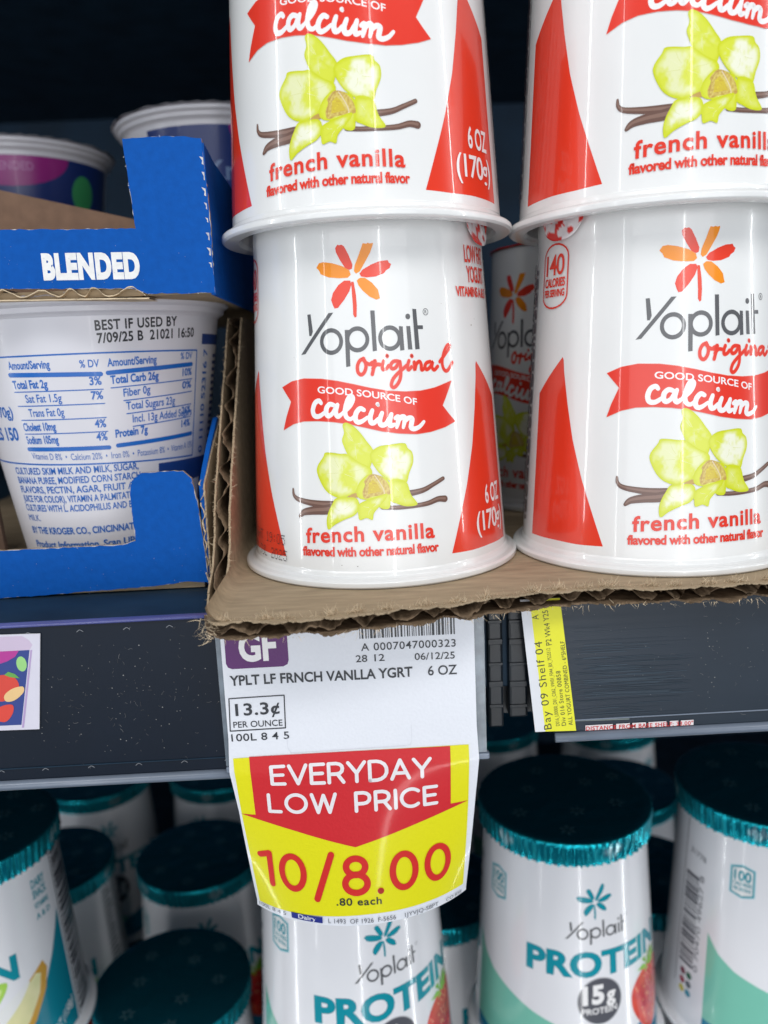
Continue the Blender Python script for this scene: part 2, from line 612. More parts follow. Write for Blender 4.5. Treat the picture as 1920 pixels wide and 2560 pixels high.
DOTS = {'0': ["01110", "10001", "10001", "10001", "10001", "10001", "01110"], '7': ["11111", "00001", "00010", "00100", "00100", "01000", "01000"],
        'J': ["00111", "00010", "00010", "00010", "00010", "10010", "01100"], 'U': ["10001", "10001", "10001", "10001", "10001", "10001", "01110"],
        'L': ["10000", "10000", "10000", "10000", "10000", "10000", "11111"], '2': ["01110", "10001", "00001", "00110", "01000", "10000", "11111"],
        '5': ["11111", "10000", "11110", "00001", "00001", "10001", "01110"], '1': ["00100", "01100", "00100", "00100", "00100", "00100", "01110"],
        '9': ["01110", "10001", "10001", "01111", "00001", "00010", "01100"], ':': ["00000", "00100", "00100", "00000", "00100", "00100", "00000"],
        'N': ["10001", "11001", "10101", "10101", "10011", "10001", "10001"], 'I': ["01110", "00100", "00100", "00100", "00100", "00100", "01110"],
        'G': ["01110", "10001", "10000", "10111", "10001", "10001", "01110"], 'H': ["10001", "10001", "10001", "11111", "10001", "10001", "10001"], ' ': ["00000"] * 7,
        'T': ["11111", "00100", "00100", "00100", "00100", "00100", "00100"]}


def dot_text(A, s, x, y, cw, chh, col):
    A.layer()
    px, py = cw / 6, chh / 7
    for i, c in enumerate(s):
        for r, row in enumerate(DOTS[c]):
            for k, b in enumerate(row):
                if b == '1':
                    X, Y = x + i * cw + k * px, y + chh - r * py
                    A._put([(X, Y, A.h), (X + px * 0.72, Y, A.h), (X + px * 0.72, Y + py * 0.72, A.h), (X, Y + py * 0.72, A.h)], [col] * 4)


def edge_dist(pts, x, y):
    best = 9
    n = len(pts)
    for i in range(n):
        ax, ay = pts[i]
        bx, by = pts[(i + 1) % n]
        dx, dy = bx - ax, by - ay
        t = max(0, min(1, ((x - ax) * dx + (y - ay) * dy) / (dx * dx + dy * dy + 1e-9)))
        best = min(best, math.hypot(x - ax - t * dx, y - ay - t * dy))
    return best


def rounded(pts):
    p = [pts[-1]] + list(pts) + [pts[0], pts[1]]
    c = catmull(p, 4)
    return c[4:-5]


def mixc(a, b, t):
    t = max(0, min(1, t))
    return tuple(a[i] + (b[i] - a[i]) * t for i in range(3))


def petal(A, pts, seed, pale=0.55, gold=(0.58, 0.63, 0.008)):
    """printed orchid petal: saturated yellow-green rim, paler veined middle (the print's own colours)"""
    base = (0.66, 0.71, 0.055)
    lite = (0.84, 0.84, 0.66)

    def f(x, y):
        d = edge_dist(pts, x, y)
        c = mixc(gold, base, d / 0.7)
        n = 0.5 + 0.9 * nz(x, y * 0.6, 0.32, seed) + 0.35 * nz(x * 2.2, y * 1.1, 0.9, seed + 3)
        return mixc(c, lite, pale * max(0, min(1, (d - 0.25) / 1.1)) * max(0, min(1.2, n * 2.6 - 0.8)))
    rp = rounded([(p[0] + 0.16 * nz(p[0], p[1], 3.1, seed), p[1] + 0.16 * nz(p[0], p[1], 3.1, seed + 4)) for p in pts])
    A.poly(rp, f, grid=0.5)
    cx, cy = sum(p[0] for p in pts) / len(pts), sum(p[1] for p in pts) / len(pts)
    rv = random.Random(int(seed * 10))
    for k in range(0, len(pts), 2):
        q = pts[k]
        a, b = rv.uniform(0.1, 0.3), rv.uniform(0.55, 0.8)
        p0, p1 = (cx + (q[0] - cx) * a, cy + (q[1] - cy) * a), (cx + (q[0] - cx) * b, cy + (q[1] - cy) * b)
        m_ = ((p0[0] + p1[0]) / 2 + rv.uniform(-0.2, 0.2), (p0[1] + p1[1]) / 2 + rv.uniform(-0.2, 0.2))
        A.stroke([p0, m_, p1], 0.06, (0.58, 0.60, 0.06) if k % 4 else (0.83, 0.83, 0.62), w1=0.03)


def vanilla_art():
    A = Art()
    # red side panels
    pl = [(-39.4, 49.9), (-40.4, 49.0), (-49.7, 41.1), (-49.8, 30.7), (-49.8, 19.1), (-50.0, 5.3), (-38.9, 5.66), (-32.1, 5.61), (-25.6, 5.9), (-28.2, 12.6), (-31.7, 21.4), (-34.8, 30.5), (-37.0, 39.2), (-38.6, 46.5), (-38.95, 49.2)]
    A.poly(pl, RED)
    A.poly([(-8.8 - p[0], p[1]) for p in pl], RED)
    star(A, {'r': (0.78, 0.050, 0.022), 'o': ORANGE, 's': (0.78, 0.055, 0.02)})
    wordmark(A, GREY)
    for st in SCRIPT_ORIGINAL:
        A.stroke(st, 0.92, (0.84, 0.20, 0.15))
    for st in SCRIPT_ORIGINAL:
        A.stroke(st, 0.70, (0.76, 0.045, 0.025))
    rib = [(-25.78, 45.86), (-22.37, 47.13), (-18.43, 47.71), (-13.46, 47.5), (-9.38, 46.91), (-5.51, 46.09), (-1.35, 45.09), (2.79, 44.3), (7.03, 43.91), (11.04, 43.9), (14.87, 44.4), (20.01, 45.71), (18.47, 43.03), (16.8, 40.29), (18.47, 38.37), (20.33, 36.48), (17.15, 35.41), (13.15, 34.64), (9.48, 34.38), (5.2, 34.77), (1.07, 35.45), (-3.01, 36.47), (-6.32, 37.27), (-10.62, 37.92), (-14.75, 38.21), (-18.75, 38.15), (-22.09, 37.49), (-25.55, 36.06), (-24.48, 38.98), (-22.7, 42.58)]
    for i in range(len(rib)):
        A_, B_ = rib[i], rib[(i + 1) % len(rib)]
        A.stroke([A_, B_], 0.22, (0.80, 0.22, 0.17), smooth=False)
    A.poly(rib, (0.75, 0.042, 0.022))
    A.text("GOOD SOURCE OF", (-14.6, 44.45), (9.9, 40.75), 1.45, INKW, bold=0.018, mid=(-1.9, 43.1))
    for st in SCRIPT_CALCIUM:
        A.stroke(st, 0.95, INKW, w1=0.75, wmid=1.2)
    # orchid with two vanilla pods
    pod = (0.155, 0.085, 0.065)
    pod2 = (0.25, 0.15, 0.115)
    for pts, a, b, c in (([(-22.68, 22.36), (-22.49, 21.02), (-21.22, 20.07), (-17.83, 19.45), (-14.47, 19.17), (-10.46, 19.05), (-7.09, 18.66)], 0.5, 2.0, 1.4),
                         ([(-20.63, 16.1), (-19.33, 17.09), (-16.41, 17.65), (-13.14, 17.93), (-10.48, 18.45)], 0.8, 2.3, 2.0),
                         ([(6.1, 21.0), (9.97, 21.5), (12.72, 22.53), (15.56, 23.7)], 1.5, 0.95, 1.1),
                         ([(0.22, 18.32), (3.45, 18.06), (7.6, 18.14), (11.08, 18.41), (13.86, 19.1), (15.73, 18.95)], 1.0, 1.55, 1.05)):
        A.stroke(pts, a, pod, w1=b, wmid=c)
        A.stroke([(p[0], p[1] + 0.12) for p in pts], a * 0.3, pod2, w1=b * 0.35, wmid=c * 0.35)
    petal(A, [(-8.47, 37.13), (-7.5, 37.69), (-5.91, 36.95), (-4.3, 35.47), (-2.75, 33.28), (-1.28, 31.28), (-1.63, 28.95), (-2.84, 26.65), (-5.07, 27.5), (-7.05, 29.89), (-8.23, 32.26), (-8.68, 33.83), (-8.11, 35.38)], 1.3, 0.6)
    petal(A, [(-13.63, 29.95), (-13.05, 30.94), (-11.33, 31.01), (-9.15, 30.71), (-7.45, 30.49), (-4.6, 28.66), (-2.19, 27.41), (-1.86, 25.83), (-3.56, 24.32), (-4.87, 22.38), (-6.99, 21.23), (-9.54, 20.65), (-12.12, 21.55), (-13.87, 23.19), (-15.26, 26.16), (-15.11, 27.95)], 7.1, 0.55)
    petal(A, [(-1.83, 30.91), (0.07, 32.0), (2.98, 32.44), (6.13, 32.53), (6.91, 31.43), (8.0, 30.37), (7.99, 28.01), (6.99, 25.72), (6.02, 23.43), (3.75, 23.78), (1.74, 24.48), (-0.21, 26.15), (-1.55, 28.17), (-2.09, 29.75)], 4.4, 1.0)
    petal(A, [(2.35, 24.45), (6.04, 23.82), (7.12, 20.77), (8.55, 18.45), (5.93, 18.2), (3.5, 19.05), (2.01, 20.13)], 2.2, 0.2)
    A.poly([(-7.83, 21.04), (-6.56, 21.62), (-5.09, 21.99), (-5.35, 20.73), (-7.01, 20.64)], (0.50, 0.31, 0.07))
    petal(A, [(-4.36, 24.73), (-2.46, 26.05), (-0.24, 25.56), (1.74, 24.48), (2.54, 22.47), (2.21, 20.91), (1.83, 18.16), (0.01, 18.06), (-2.13, 19.93), (-4.96, 20.41), (-5.71, 22.0), (-5.23, 23.57)], 9.2, 0.2)
    th = [(-3.76, 24.32), (-2.47, 25.77), (-1.25, 25.88), (0.23, 25.27), (1.7, 23.7), (2.32, 21.5), (1.37, 21.15), (-1.68, 20.9), (-3.73, 20.46), (-4.23, 21.97), (-3.51, 23.53)]

    def thr(x, y):
        d = edge_dist(th, x, y)
        return mixc((0.50, 0.31, 0.07), (0.70, 0.58, 0.16), 0.35 + d * 0.35 + 1.6 * nz(x, y, 2.2, 5))
    A.poly(rounded(th), thr, grid=0.4)
    tin = [(-2.68, 23.82), (-1.71, 24.72), (-0.73, 23.82), (0.2, 21.9), (-1.25, 21.7), (-3.0, 21.5)]
    A.poly(tin, lambda x, y: mixc((0.72, 0.62, 0.05), (0.55, 0.36, 0.05), 0.5 + 2 * nz(x, y, 2.5, 8)), grid=0.4)
    A.stroke([(-3.9, 21.2), (-3.4, 23.9), (-2.2, 25.5), (-0.9, 25.6)], 0.14, (0.45, 0.27, 0.08))
    A.stroke([(-1.2, 25.6), (-0.4, 24.4), (0.6, 22.6), (0.9, 21.2)], 0.22, (0.74, 0.62, 0.42))
    petal(A, [(-10.62, 20.65), (-7.84, 20.85), (-5.57, 20.42), (-5.04, 18.43), (-6.34, 16.66), (-8.88, 15.67), (-11.05, 14.64), (-12.77, 13.31), (-13.15, 15.19), (-12.72, 17.21), (-11.76, 19.24)], 12.1, 0.85)
    petal(A, [(-5.34, 19.03), (-2.93, 20.15), (-0.05, 21.03), (1.58, 21.34), (1.04, 20.18), (-0.59, 18.28), (-1.77, 17.14), (-2.24, 15.57), (-3.52, 15.93), (-5.16, 15.57), (-5.43, 16.84)], 15.7, 1.0)
    A.text("french vanilla", (-18.95, 9.95), (12.4, 10.35), 3.35, RED2, bold=0.026, mid=(-3.3, 10.75), space=1.1)
    A.text("flavored with other natural flavor", (-20.0, 6.92), (13.25, 7.1), 2.05, RED2, bold=0.035, mid=(-2.7, 7.3), space=0.95)
    A.text("6 OZ", (29.7, 15.9), (37.9, 15.9), 4.3, INKW, bold=0.02, space=0.95)
    A.text("(170g)", (25.3, 9.6), (38.9, 9.6), 4.6, INKW, bold=0.015, space=0.9)
    A.text("LOW FAT", (28.5, 72.6), (40.7, 72.6), 3.7, RED2, bold=0.02, space=0.92)
    A.text("YOGURT", (29.0, 68.1), (40.2, 68.1), 3.5, RED2, bold=0.02, space=0.92)
    A.text("VITAMINS A & D", (23.8, 64.8), (41.2, 64.8), 2.1, RED2, bold=0.03, space=0.92)
    # 140 calories badge
    cx, hw = -44.4, 5.7
    cap = [(cx - hw, 64.5), (cx - hw, 73.2)] + [(cx + hw * math.cos(math.pi - math.pi * k / 10), 73.2 + 3.1 * math.sin(math.pi * k / 10)) for k in range(1, 10)] + [(cx + hw, 73.2), (cx + hw, 64.5)] + [(cx + hw * math.cos(math.pi * k / 10), 64.5 - 3.0 * math.sin(math.pi * k / 10)) for k in range(1, 10)] + [(cx - hw, 64.5)]
    for a_, b_ in zip(cap[:-1], cap[1:]):
        A.stroke([a_, b_], 0.42, RED2, smooth=False)
    A.text("140", (cx - 4.3, 69.2), (cx + 4.3, 69.2), 4.6, RED2, bold=0.01, space=0.9)
    A.text("CALORIES", (cx - 4.7, 66.5), (cx + 4.8, 66.5), 1.9, RED2, bold=0.03, space=0.9)
    A.text("PER SERVING", (cx - 4.7, 64.2), (cx + 4.7, 64.2), 1.6, RED2, bold=0.03, space=0.9)
    # printed date
    # small print and rules on the back
    for x in (44.5, 76.5):
        A.stroke([(x, 8), (x, 74)], 0.35, GREY, smooth=False)
    A.stroke([(44.5, 74), (76.5, 74)], 0.35, GREY, smooth=False)
    rnd = random.Random(4)
    for c in range(13):
        x = 46.5 + c * 2.3
        y = 10.0
        while y < 71:
            l = rnd.uniform(1.5, 6)
            A.rect(x, y, x + (1.3 if c % 4 else 0.5), min(72, y + l), GREY)
            y += l + 0.8
    for c in range(9):
        x = -56.5 - c * 3
        y = 8.0
        while y < 71:
            l = rnd.uniform(0.8, 4)
            A.rect(x, y, x + 1.5, y + l, (0.16, 0.12, 0.13))
            y += l + 0.7
    A.moved(4.2)
    return A


CUP_PROFILE = [(0.01, 6.2), (29.0, 6.2), (30.3, 5.6), (31.2, 0.9), (32.0, 0.1), (35.4, 0.0), (36.0, 0.5), (36.0, 1.5), (35.5, 2.0), (34.3, 2.15), (33.75, 2.5), (33.5, 3.3),
               (33.192, 3.7), (28.647, 75.5), (28.55, 80.0), (28.3, 84.6), (27.6, 85.1)]
CONE = cone_surf(33.3, 2.0, 28.65, 75.45)


def fix_normals(part, base=33.0):
    return part


def date_art():
    dp = Art(h0=0.32)
    dot_text(dp, "NIGHT 19:05", -45.0 + 4.2, 8.2, 1.78, 2.5, DARKT)
    dot_text(dp, "1 07 JUL 2025", -47.5 + 4.2, 4.3, 1.75, 2.7, DARKT)
    for sx, sv, sr, sc_ in ((33.2, 58.2, 0.22, (0.25, 0.18, 0.10)), (35.0, 59.6, 0.12, (0.2, 0.15, 0.1)), (-5.5, 5.1, 0.13, (0.2, 0.18, 0.15)), (-1.8, 4.9, 0.16, (0.25, 0.22, 0.2)), (-17, 52.5, 0.10, (0.3, 0.3, 0.3)), (-34.5, 14, 0.2, (0.6, 0.5, 0.5)), (8.5, 31, 0.08, (0.3, 0.25, 0.2)), (22.5, 63, 0.1, (0.4, 0.36, 0.3))):
        dp.disc(sx, sv, sr, sc_, sr * 0.7, 7)
    return dp


def make_vanilla(extra=None):
    t = thing("yogurt_cup", "", "yogurt cup", (2.76, 211.45, -51.38), -8.4 / 33 + 4.2 / 33, "french vanilla yogurt cups")
    pr = [(p[0], p[1]) for p in CUP_PROFILE]
    body = lathe(dense(pr), WHITE, 240)
    art = vanilla_art().build(CONE)
    V, F, C, Nn = join(body, art, extra.build(CONE)) if extra else join(body, art)
    mesh_obj("body", V, F, M_CUP, t, cols=C, norms=Nn)
    return t


def make_lid_red(parent, ang):
    """flat foil lid with a crimped pull tab bent over the side"""
    seg = 96
    V, F, C = [(0, 0, 85.6)], [], [RED]
    rings = [(14, 85.6), (24, 85.55), (28.9, 85.35), (29.1, 84.9)]
    for r, z in rings:
        for j in range(seg):
            a = 2 * math.pi * j / seg
            V.append((r * math.sin(a), -r * math.cos(a), z + 0.08 * math.sin(a * 17)))
            C.append((0.62, 0.03, 0.02))
    for j in range(seg):
        F.append((0, 1 + j, 1 + (j + 1) % seg))
    for i in range(len(rings) - 1):
        for j in range(seg):
            k = (j + 1) % seg
            F.append((1 + i * seg + j, 1 + (i + 1) * seg + j, 1 + (i + 1) * seg + k, 1 + i * seg + k))
    lid = mesh_obj("foil_lid", V, F, M_FOIL_R, parent, smooth=True, cols=C)
    # pull tab: a crumpled half-round flap hanging from the lid's rim
    V, F, C = [], [], []
    nu, nv = 32, 16
    hw = 8.2

    def flower(x, y, cx, cy, r):
        a = math.atan2(y - cy, x - cx)
        d = math.hypot(x - cx, y - cy) / r
        return 0.2 < d < 0.55 + 0.45 * abs(math.cos(3 * a))
    for j in range(nv + 1):
        for i in range(nu + 1):
            u = -1 + 2 * i / nu
            v = j / nv
            y = 8.6 * v * math.sqrt(max(0.0, 1 - abs(u) ** 2.6)) ** 0.9
            x = hw * u * (1 - 0.06 * v)
            th = x / 29.3 + ang
            r = 29.15 + 0.35 * v + 0.28 * nz(x, y, 0.55, 3) + 0.15 * nz(x, y, 1.6, 5) + 0.9 * v * v * 0.5
            V.append((r * math.sin(th), -r * math.cos(th), 85.3 - y))
            w = flower(x, y, 3.2, 6.6, 4.4) or flower(x, y, -4.2, 3.6, 3.4)
            C.append((0.78, 0.74, 0.74) if w else (0.66, 0.022, 0.016))
    for j in range(nv):
        for i in range(nu):
            a = j * (nu + 1) + i
            F.append((a, a + nu + 1, a + nu + 2, a + 1))
    tab = mesh_obj("pull_tab", V, F, M_FOIL_R, lid, smooth=True, cols=C)
    so = tab.modifiers.new("thickness", 'SOLIDIFY')
    so.thickness = 0.00012
    return lid


GV = "french vanilla yogurt cups"
cupA = make_vanilla(date_art())
cupA['label'] = "white french vanilla yogurt cup standing on cardboard beside the torn tray wall, whole front visible"
cupA.rotation_euler = (0, 0, -4.2 / 33)
plain_cup = make_vanilla()
AX, AY, AZ, HP = 2.76, 211.45, -51.38, 80.45
BX, BY = 74.45, 208.16


def vcopy(loc, s, label):
    return dup(plain_cup or cupA, loc, s / 33, label, GV)


cupA2 = vcopy((AX, AY, AZ + HP), -8.1, "white french vanilla yogurt cup stacked on the left cup, cut off by the top edge")
cupB = plain_cup
cupB.location = (BX * MM, BY * MM, AZ * MM)
cupB.rotation_euler = (0, 0, -0.3 / 33)
cupB["label"] = ("white french vanilla yogurt cup with 140 calories badge, standing on cardboard at the right edge")
cupB2 = vcopy((BX, BY, AZ + HP), -1.0, "white french vanilla yogurt cup stacked at the top right corner, left red panel facing")
cupC = vcopy((BX, BY + 75, AZ), -32.7, "shadowed blurred french vanilla yogurt cup in the gap behind the two front stacks")
for c, s in ((cupA, 36.5), (cupB, -37.0), (cupC, 20), (cupA2, 10), (cupB2, -10)):
    make_lid_red(c, s / 33.0 - c.rotation_euler.z)


# ------------------------------------------------------------------ protein yogurt cups of the lower shelf
def protein_base(A, ds=0.0, dv=0.0):
    T = lambda p: (3.6 + ds + (p[0] + 4.0) * 0.72, 58.3 + dv + (p[1] - 69.3) * 0.70)
    star(A, {'r': TEAL, 'o': TEAL, 's': TEAL}, T)
    T2 = lambda p: (-7.6 + ds + (p[0] + 19.1) * 0.735, 43.3 + dv + (p[1] - 50.0) * 0.70)
    wordmark(A, GREY, T2, 0.72)
    A.text("PROTEIN", (-21.7 + ds, 32.2 + dv), (36.0 + ds, 31.6 + dv), 8.2, TEAL, bold=0.045, space=1.02, shear=0.0)


def badge100(A, cx=-36, cy=57):
    A.poly([(cx - 4.6, cy - 5), (cx, cy - 6.3), (cx + 4.6, cy - 5), (cx + 4.6, cy + 5), (cx, cy + 6.3), (cx - 4.6, cy + 5)], (0.35, 0.62, 0.68))
    A.poly([(cx - 4.2, cy - 4.7), (cx, cy - 5.9), (cx + 4.2, cy - 4.7), (cx + 4.2, cy + 4.7), (cx, cy + 5.9), (cx - 4.2, cy + 4.7)], TEAL)
    A.poly([(cx - 3.7, cy - 4.3), (cx, cy - 5.3), (cx + 3.7, cy - 4.3), (cx + 3.7, cy + 4.3), (cx, cy + 5.3), (cx - 3.7, cy + 4.3)], WHITE)
    A.text("100", (cx - 3.1, cy + 0.3), (cx + 3.1, cy + 0.3), 3.5, TEAL, bold=0.03)
    A.text("CALORIES", (cx - 3.4, cy - 1.6), (cx + 3.4, cy - 1.6), 1.3, TEAL, bold=0.03)
    A.text("PER SERVING", (cx - 3.2, cy - 3.5), (cx + 3.2, cy - 3.5), 1.2, TEAL, bold=0.03)


def barcode_side(A, x0, x1):
    rnd = random.Random(9)
    y = 14
    while y < 50:
        w = rnd.choice((0.35, 0.5, 0.9, 1.3))
        A.rect(x0, y, x1 - 3.4, y + w, (0.13, 0.13, 0.15))
        y += w + rnd.choice((0.4, 0.6, 0.9))
    A.text("0 70470 49627 8", (x1 - 1.2, 14), (x1 - 1.2, 52), 1.9, (0.2, 0.2, 0.22), rot90=True)
    A.text("31778", (x0 + 1.5, 58.5), (x1 - 1, 57.5), 2.2, (0.2, 0.2, 0.22))
    for i, c in enumerate(((0.2, 0.02, 0.05), (0.02, 0.12, 0.06), (0.35, 0.03, 0.06), (0.1, 0.12, 0.14), (0.6, 0.5, 0.02), (0.02, 0.25, 0.35))):
        A.disc(x0 + 2.6 + (i % 2) * 3.2, 10.5 - (i // 2) * 3.6, 1.35, c)


def protein_art():
    A = Art()
    m = [(-47.5, 24), (-47.4, -8.0), (30, -8.0), (6, 5.5), (-4, 9.5), (-11.5, 13.4), (-19.5, 16.0), (-27.1, 18.9), (-37.1, 22.6), (-43, 26.5), (-46.5, 31.0), (-47.5, 32.5)]
    A.poly(m, MINT)
    A.poly([(-47.4, -8.1), (-47.4, -1.5), (-20, -3.0), (0, -1.0), (14, 4.5), (32, 12.5), (45, 16), (45, -8.1)], (0.01, 0.20, 0.33))
    protein_base(A)
    badge100(A)
    A.disc(4.8, 22.3, 8.3, (0.4, 0.4, 0.42), 8.6, 40)
    A.disc(4.8, 22.3, 8.0, (0.095, 0.095, 0.11), 8.3, 40)
    A.text("15", (-1.6, 21.5), (6.2, 21.8), 6.2, INKW, bold=0.05)
    A.text("g", (7.0, 21.8), (10.6, 21.8), 5.0, INKW, bold=0.04)
    A.text("PROTEIN", (-1.9, 17.6), (11.0, 17.9), 2.1, INKW, bold=0.02)
    # strawberry
    b = [(20.5, 24.0), (25.5, 26.6), (31, 27.0), (36.0, 26.0), (40.2, 22.0), (40.8, 15.5), (38.0, 8.5), (33.5, 3.2), (29.5, 1.6), (25.0, 4.0), (20.8, 9.5), (18.2, 15.0), (18.0, 20.2)]
    A.poly(rounded(b), lambda x, y: mixc((0.72, 0.06, 0.03), (0.48, 0.012, 0.02), edge_dist(b, x, y) * 0.12 + 0.9 * nz(x, y, 0.35, 2)), grid=0.9)
    rnd = random.Random(3)
    for i in range(60):
        x, y = rnd.uniform(19.5, 39.5), rnd.uniform(4, 24)
        if edge_dist(b, x, y) > 1.2 and abs(x - 29.5) < 9.5 - max(0, 12 - y) * 0.6:
            A.disc(x, y, 0.32, (0.85, 0.40, 0.20), 0.5, 6)
    for i, (dx, dy) in enumerate(((-8.5, 1.0), (-5.5, 3.8), (-2.0, 5.2), (2.5, 5.0), (6.0, 3.2), (8.2, 0.2), (-4, -1.8), (2, -2.4), (5, -1.8))):
        A.poly([(30 - 1.8, 26.4), (30 + dx * 0.55, 26.4 + dy * 0.75 + 1.0), (30 + dx, 26.4 + dy), (30 + dx * 0.5 + 0.6, 26.4 + dy * 0.4 - 1.0)], (0.20, 0.45, 0.04) if i % 2 else (0.28, 0.55, 0.06))
    barcode_side(A, -60, -49.5)
    A.stroke([(-61.5, 4), (-61.5, 70)], 0.3, GREY, smooth=False)
    rnd = random.Random(5)
    for x0 in (46, 56, 66, 76, 86):
        for k in range(24):
            A.rect(x0, 8 + k * 2.6, x0 + rnd.uniform(5, 8.5), 9.1 + k * 2.6, (0.12, 0.16, 0.18))
    return A


def lime_art():
    A = Art()
    A.poly([(47.0, 50), (47.4, 0.5), (-30, 0.5), (5, 4), (22, 12), (33, 24), (40, 36), (44, 44)], (0.006, 0.22, 0.30))
    protein_base(A, -9.5, 5.0)
    badge100(A)
    for i, s in enumerate(("DAIRY", "SNACK", "VITAMINS", "A & D")):
        A.text(s, (36.5, 63.5 - i * 3.9), (43.5, 63.5 - i * 3.9), 3.0 if i < 2 else 2.0, TEAL, bold=0.03)
    # slice of lime pie
    up = lambda L: [(p[0] - 1.5, p[1] + 5.5) for p in L]
    A.poly(up([(8, 13), (37.0, 31.5), (38.5, 28), (36.6, 21), (31, 12), (23, 4.5), (12, -3.5), (2, -3.5)]), (0.62, 0.33, 0.04))
    A.poly(up([(7.5, 12), (33.6, 28.6), (35.6, 27.5), (34.0, 21), (29, 13.4), (21.6, 6.5), (9.5, -2.0), (2, -3.3)]), lambda x, y: mixc((0.80, 0.75, 0.42), (0.72, 0.70, 0.36), 0.5 + 1.2 * nz(x, y, 0.3, 4)), grid=1.2)
    A.poly(rounded(up([(10, 14.5), (18, 21), (26, 25.5), (31, 27.5), (27, 22), (20, 16), (13, 11.5)])), (0.80, 0.80, 0.78))
    A.poly(rounded(up([(10, 20), (13, 27), (19, 31.5), (23.5, 31), (21.5, 26.5), (16, 21.5)])), (0.40, 0.66, 0.10))
    A.poly(rounded(up([(12, 21), (14, 25.5), (18.5, 29.5), (21.5, 29.5), (19.5, 26), (15.5, 22)])), (0.62, 0.80, 0.28))
    A.text("5.6 OZ (158g)", (31.5, 4.5), (46, 12.0), 3.4, INKW, bold=0.01)
    A.stroke([(48.6, 4), (48.6, 78)], 0.6, (0.05, 0.06, 0.07), smooth=False)
    rnd = random.Random(6)
    for x0 in (49.6,):
        y = 5
        while y < 72:
            w = rnd.uniform(0.5, 2.4)
            A.poly([(x0, y), (x0 + 12, y + 1), (x0 + 12, y + 1 + w), (x0, y + w)], (0.07, 0.07, 0.085))
            y += w + rnd.uniform(0.3, 1.0)
    for x0 in (63, 73, 83):
        for k in range(24):
            A.rect(x0, 8 + k * 2.6, x0 + rnd.uniform(5, 8.5), 9.1 + k * 2.6, (0.12, 0.16, 0.18))
    return A


P_PROFILE = CUP_PROFILE[:13] + [(28.75, 73.6), (28.6, 78.5), (29.6, 79.2), (29.9, 79.8), (29.3, 80.2), (27.5, 80.2)]


T_PROFILE = [(0.01, -5.8), (29.6, -5.8), (31.0, -6.4), (31.9, -11.1), (32.8, -11.9), (36.2, -12.0), (36.8, -11.5), (36.8, -10.5), (36.3, -10.0), (35.1, -9.85), (34.5, -9.5), (34.25, -8.8), (33.95, -8.3), (28.75, 73.6)] + P_PROFILE[14:]


def make_foil(parent, up=0.0):
    """teal foil cap: flat top, rolled edge and a finely pleated skirt with printed flowers"""
    seg = 360
    V, F, C = [(0, 0, 80.5)], [], [(0.012, 0.22, 0.31)]
    rnd = random.Random(2)
    ph = [rnd.uniform(0, 1) for _ in range(400)]
    rings = [(8, 80.5, 0), (15, 80.5, 0), (22, 80.5, 0), (27.5, 80.5, 0), (30.0, 80.6, 0.02), (30.55, 80.35, 0.06), (30.75, 79.8, 0.12), (30.7, 78.4, 0.22), (30.45, 76.6, 0.3), (30.2, 74.8, 0.4), (30.15, 73.2, 0.5), (30.3, 72.3, 0.55)]

    def skirt_flower(a, z):
        x = (a / (2 * math.pi) * 190) % 19.0 - 9.5
        y = z - 76.3
        d = math.hypot(x, y)
        return 0.4 < d < 0.9 + 2.6 * abs(math.cos(3 * math.atan2(y, x))) ** 2 and int(a / (2 * math.pi) * 10) % 2 == 0
    for k, (r, z, am) in enumerate(rings):
        for j in range(seg):
            a = 2 * math.pi * j / seg
            w = am * (math.sin(a * 71 + 2.6 * math.sin(a * 7)) * 0.8 + 0.7 * (ph[j % 400] - 0.5) + 0.5 * math.sin(a * 133 + k * 0.2))
            rr = r + w
            V.append((rr * math.sin(a), -rr * math.cos(a), z + (0.35 * (ph[(j * 3) % 400] - 0.5) if k == len(rings) - 1 else 0) + 0.03 * math.sin(a * 3 + r)))
            on = k > 6 and skirt_flower(a, z)
            if k < 5:
                x, y = r * math.sin(a), r * math.cos(a)
                C.append((0.012, 0.22, 0.31))  # flat top tinted darker than the skirt, imitating the dark shelf it mirrors
            else:
                C.append((0.45, 0.70, 0.74) if on else (0.006, 0.36, 0.43))
    for j in range(seg):
        F.append((0, 1 + j, 1 + (j + 1) % seg))
    for i in range(len(rings) - 1):
        for j in range(seg):
            k = (j + 1) % seg
            F.append((1 + i * seg + j, 1 + (i + 1) * seg + j, 1 + (i + 1) * seg + k, 1 + i * seg + k))
    # embossed little flowers printed on the flat top
    for cx, cy, rot in ((10, 8, 0.3), (-12, 5, 1.0), (2, -11, 0.2), (-6, 18, 0.7), (17, -7, 0.9), (-18, -10, 0.1), (8, 21, 0.4), (-4, -22, 0.5), (21, 11, 0.2)):
        for q in range(6):
            a = rot + q * math.pi / 3
            b = len(V)
            for (u, w) in ((0.6, 0.0), (1.8, 0.55), (3.2, 0.0), (1.8, -0.55)):
                V.append((cx + u * math.cos(a) - w * math.sin(a), cy + u * math.sin(a) + w * math.cos(a), 80.62))
                C.append((0.30, 0.62, 0.70))
            F.append((b, b + 3, b + 2, b + 1))
    return mesh_obj("foil_lid", [(v[0], v[1], v[2] + up) for v in V], [f[::-1] for f in F], M_FOIL, parent, smooth=True, cols=C)


def make_protein(art, label, loc, rot, prof=None, up=0.0):
    t = thing("protein_yogurt_cup", label, "yogurt cup", loc, rot, "protein yogurt cups of the lower shelf")
    V, F, C, Nn = join(lathe(dense([(p[0], p[1]) for p in prof or P_PROFILE]), (0.80, 0.795, 0.815), 200), art.build(CONE))
    mesh_obj("body", [(v[0], v[1], v[2] + up) for v in V], F, M_CUP, t, cols=C, norms=Nn)
    make_foil(t, up)
    return t


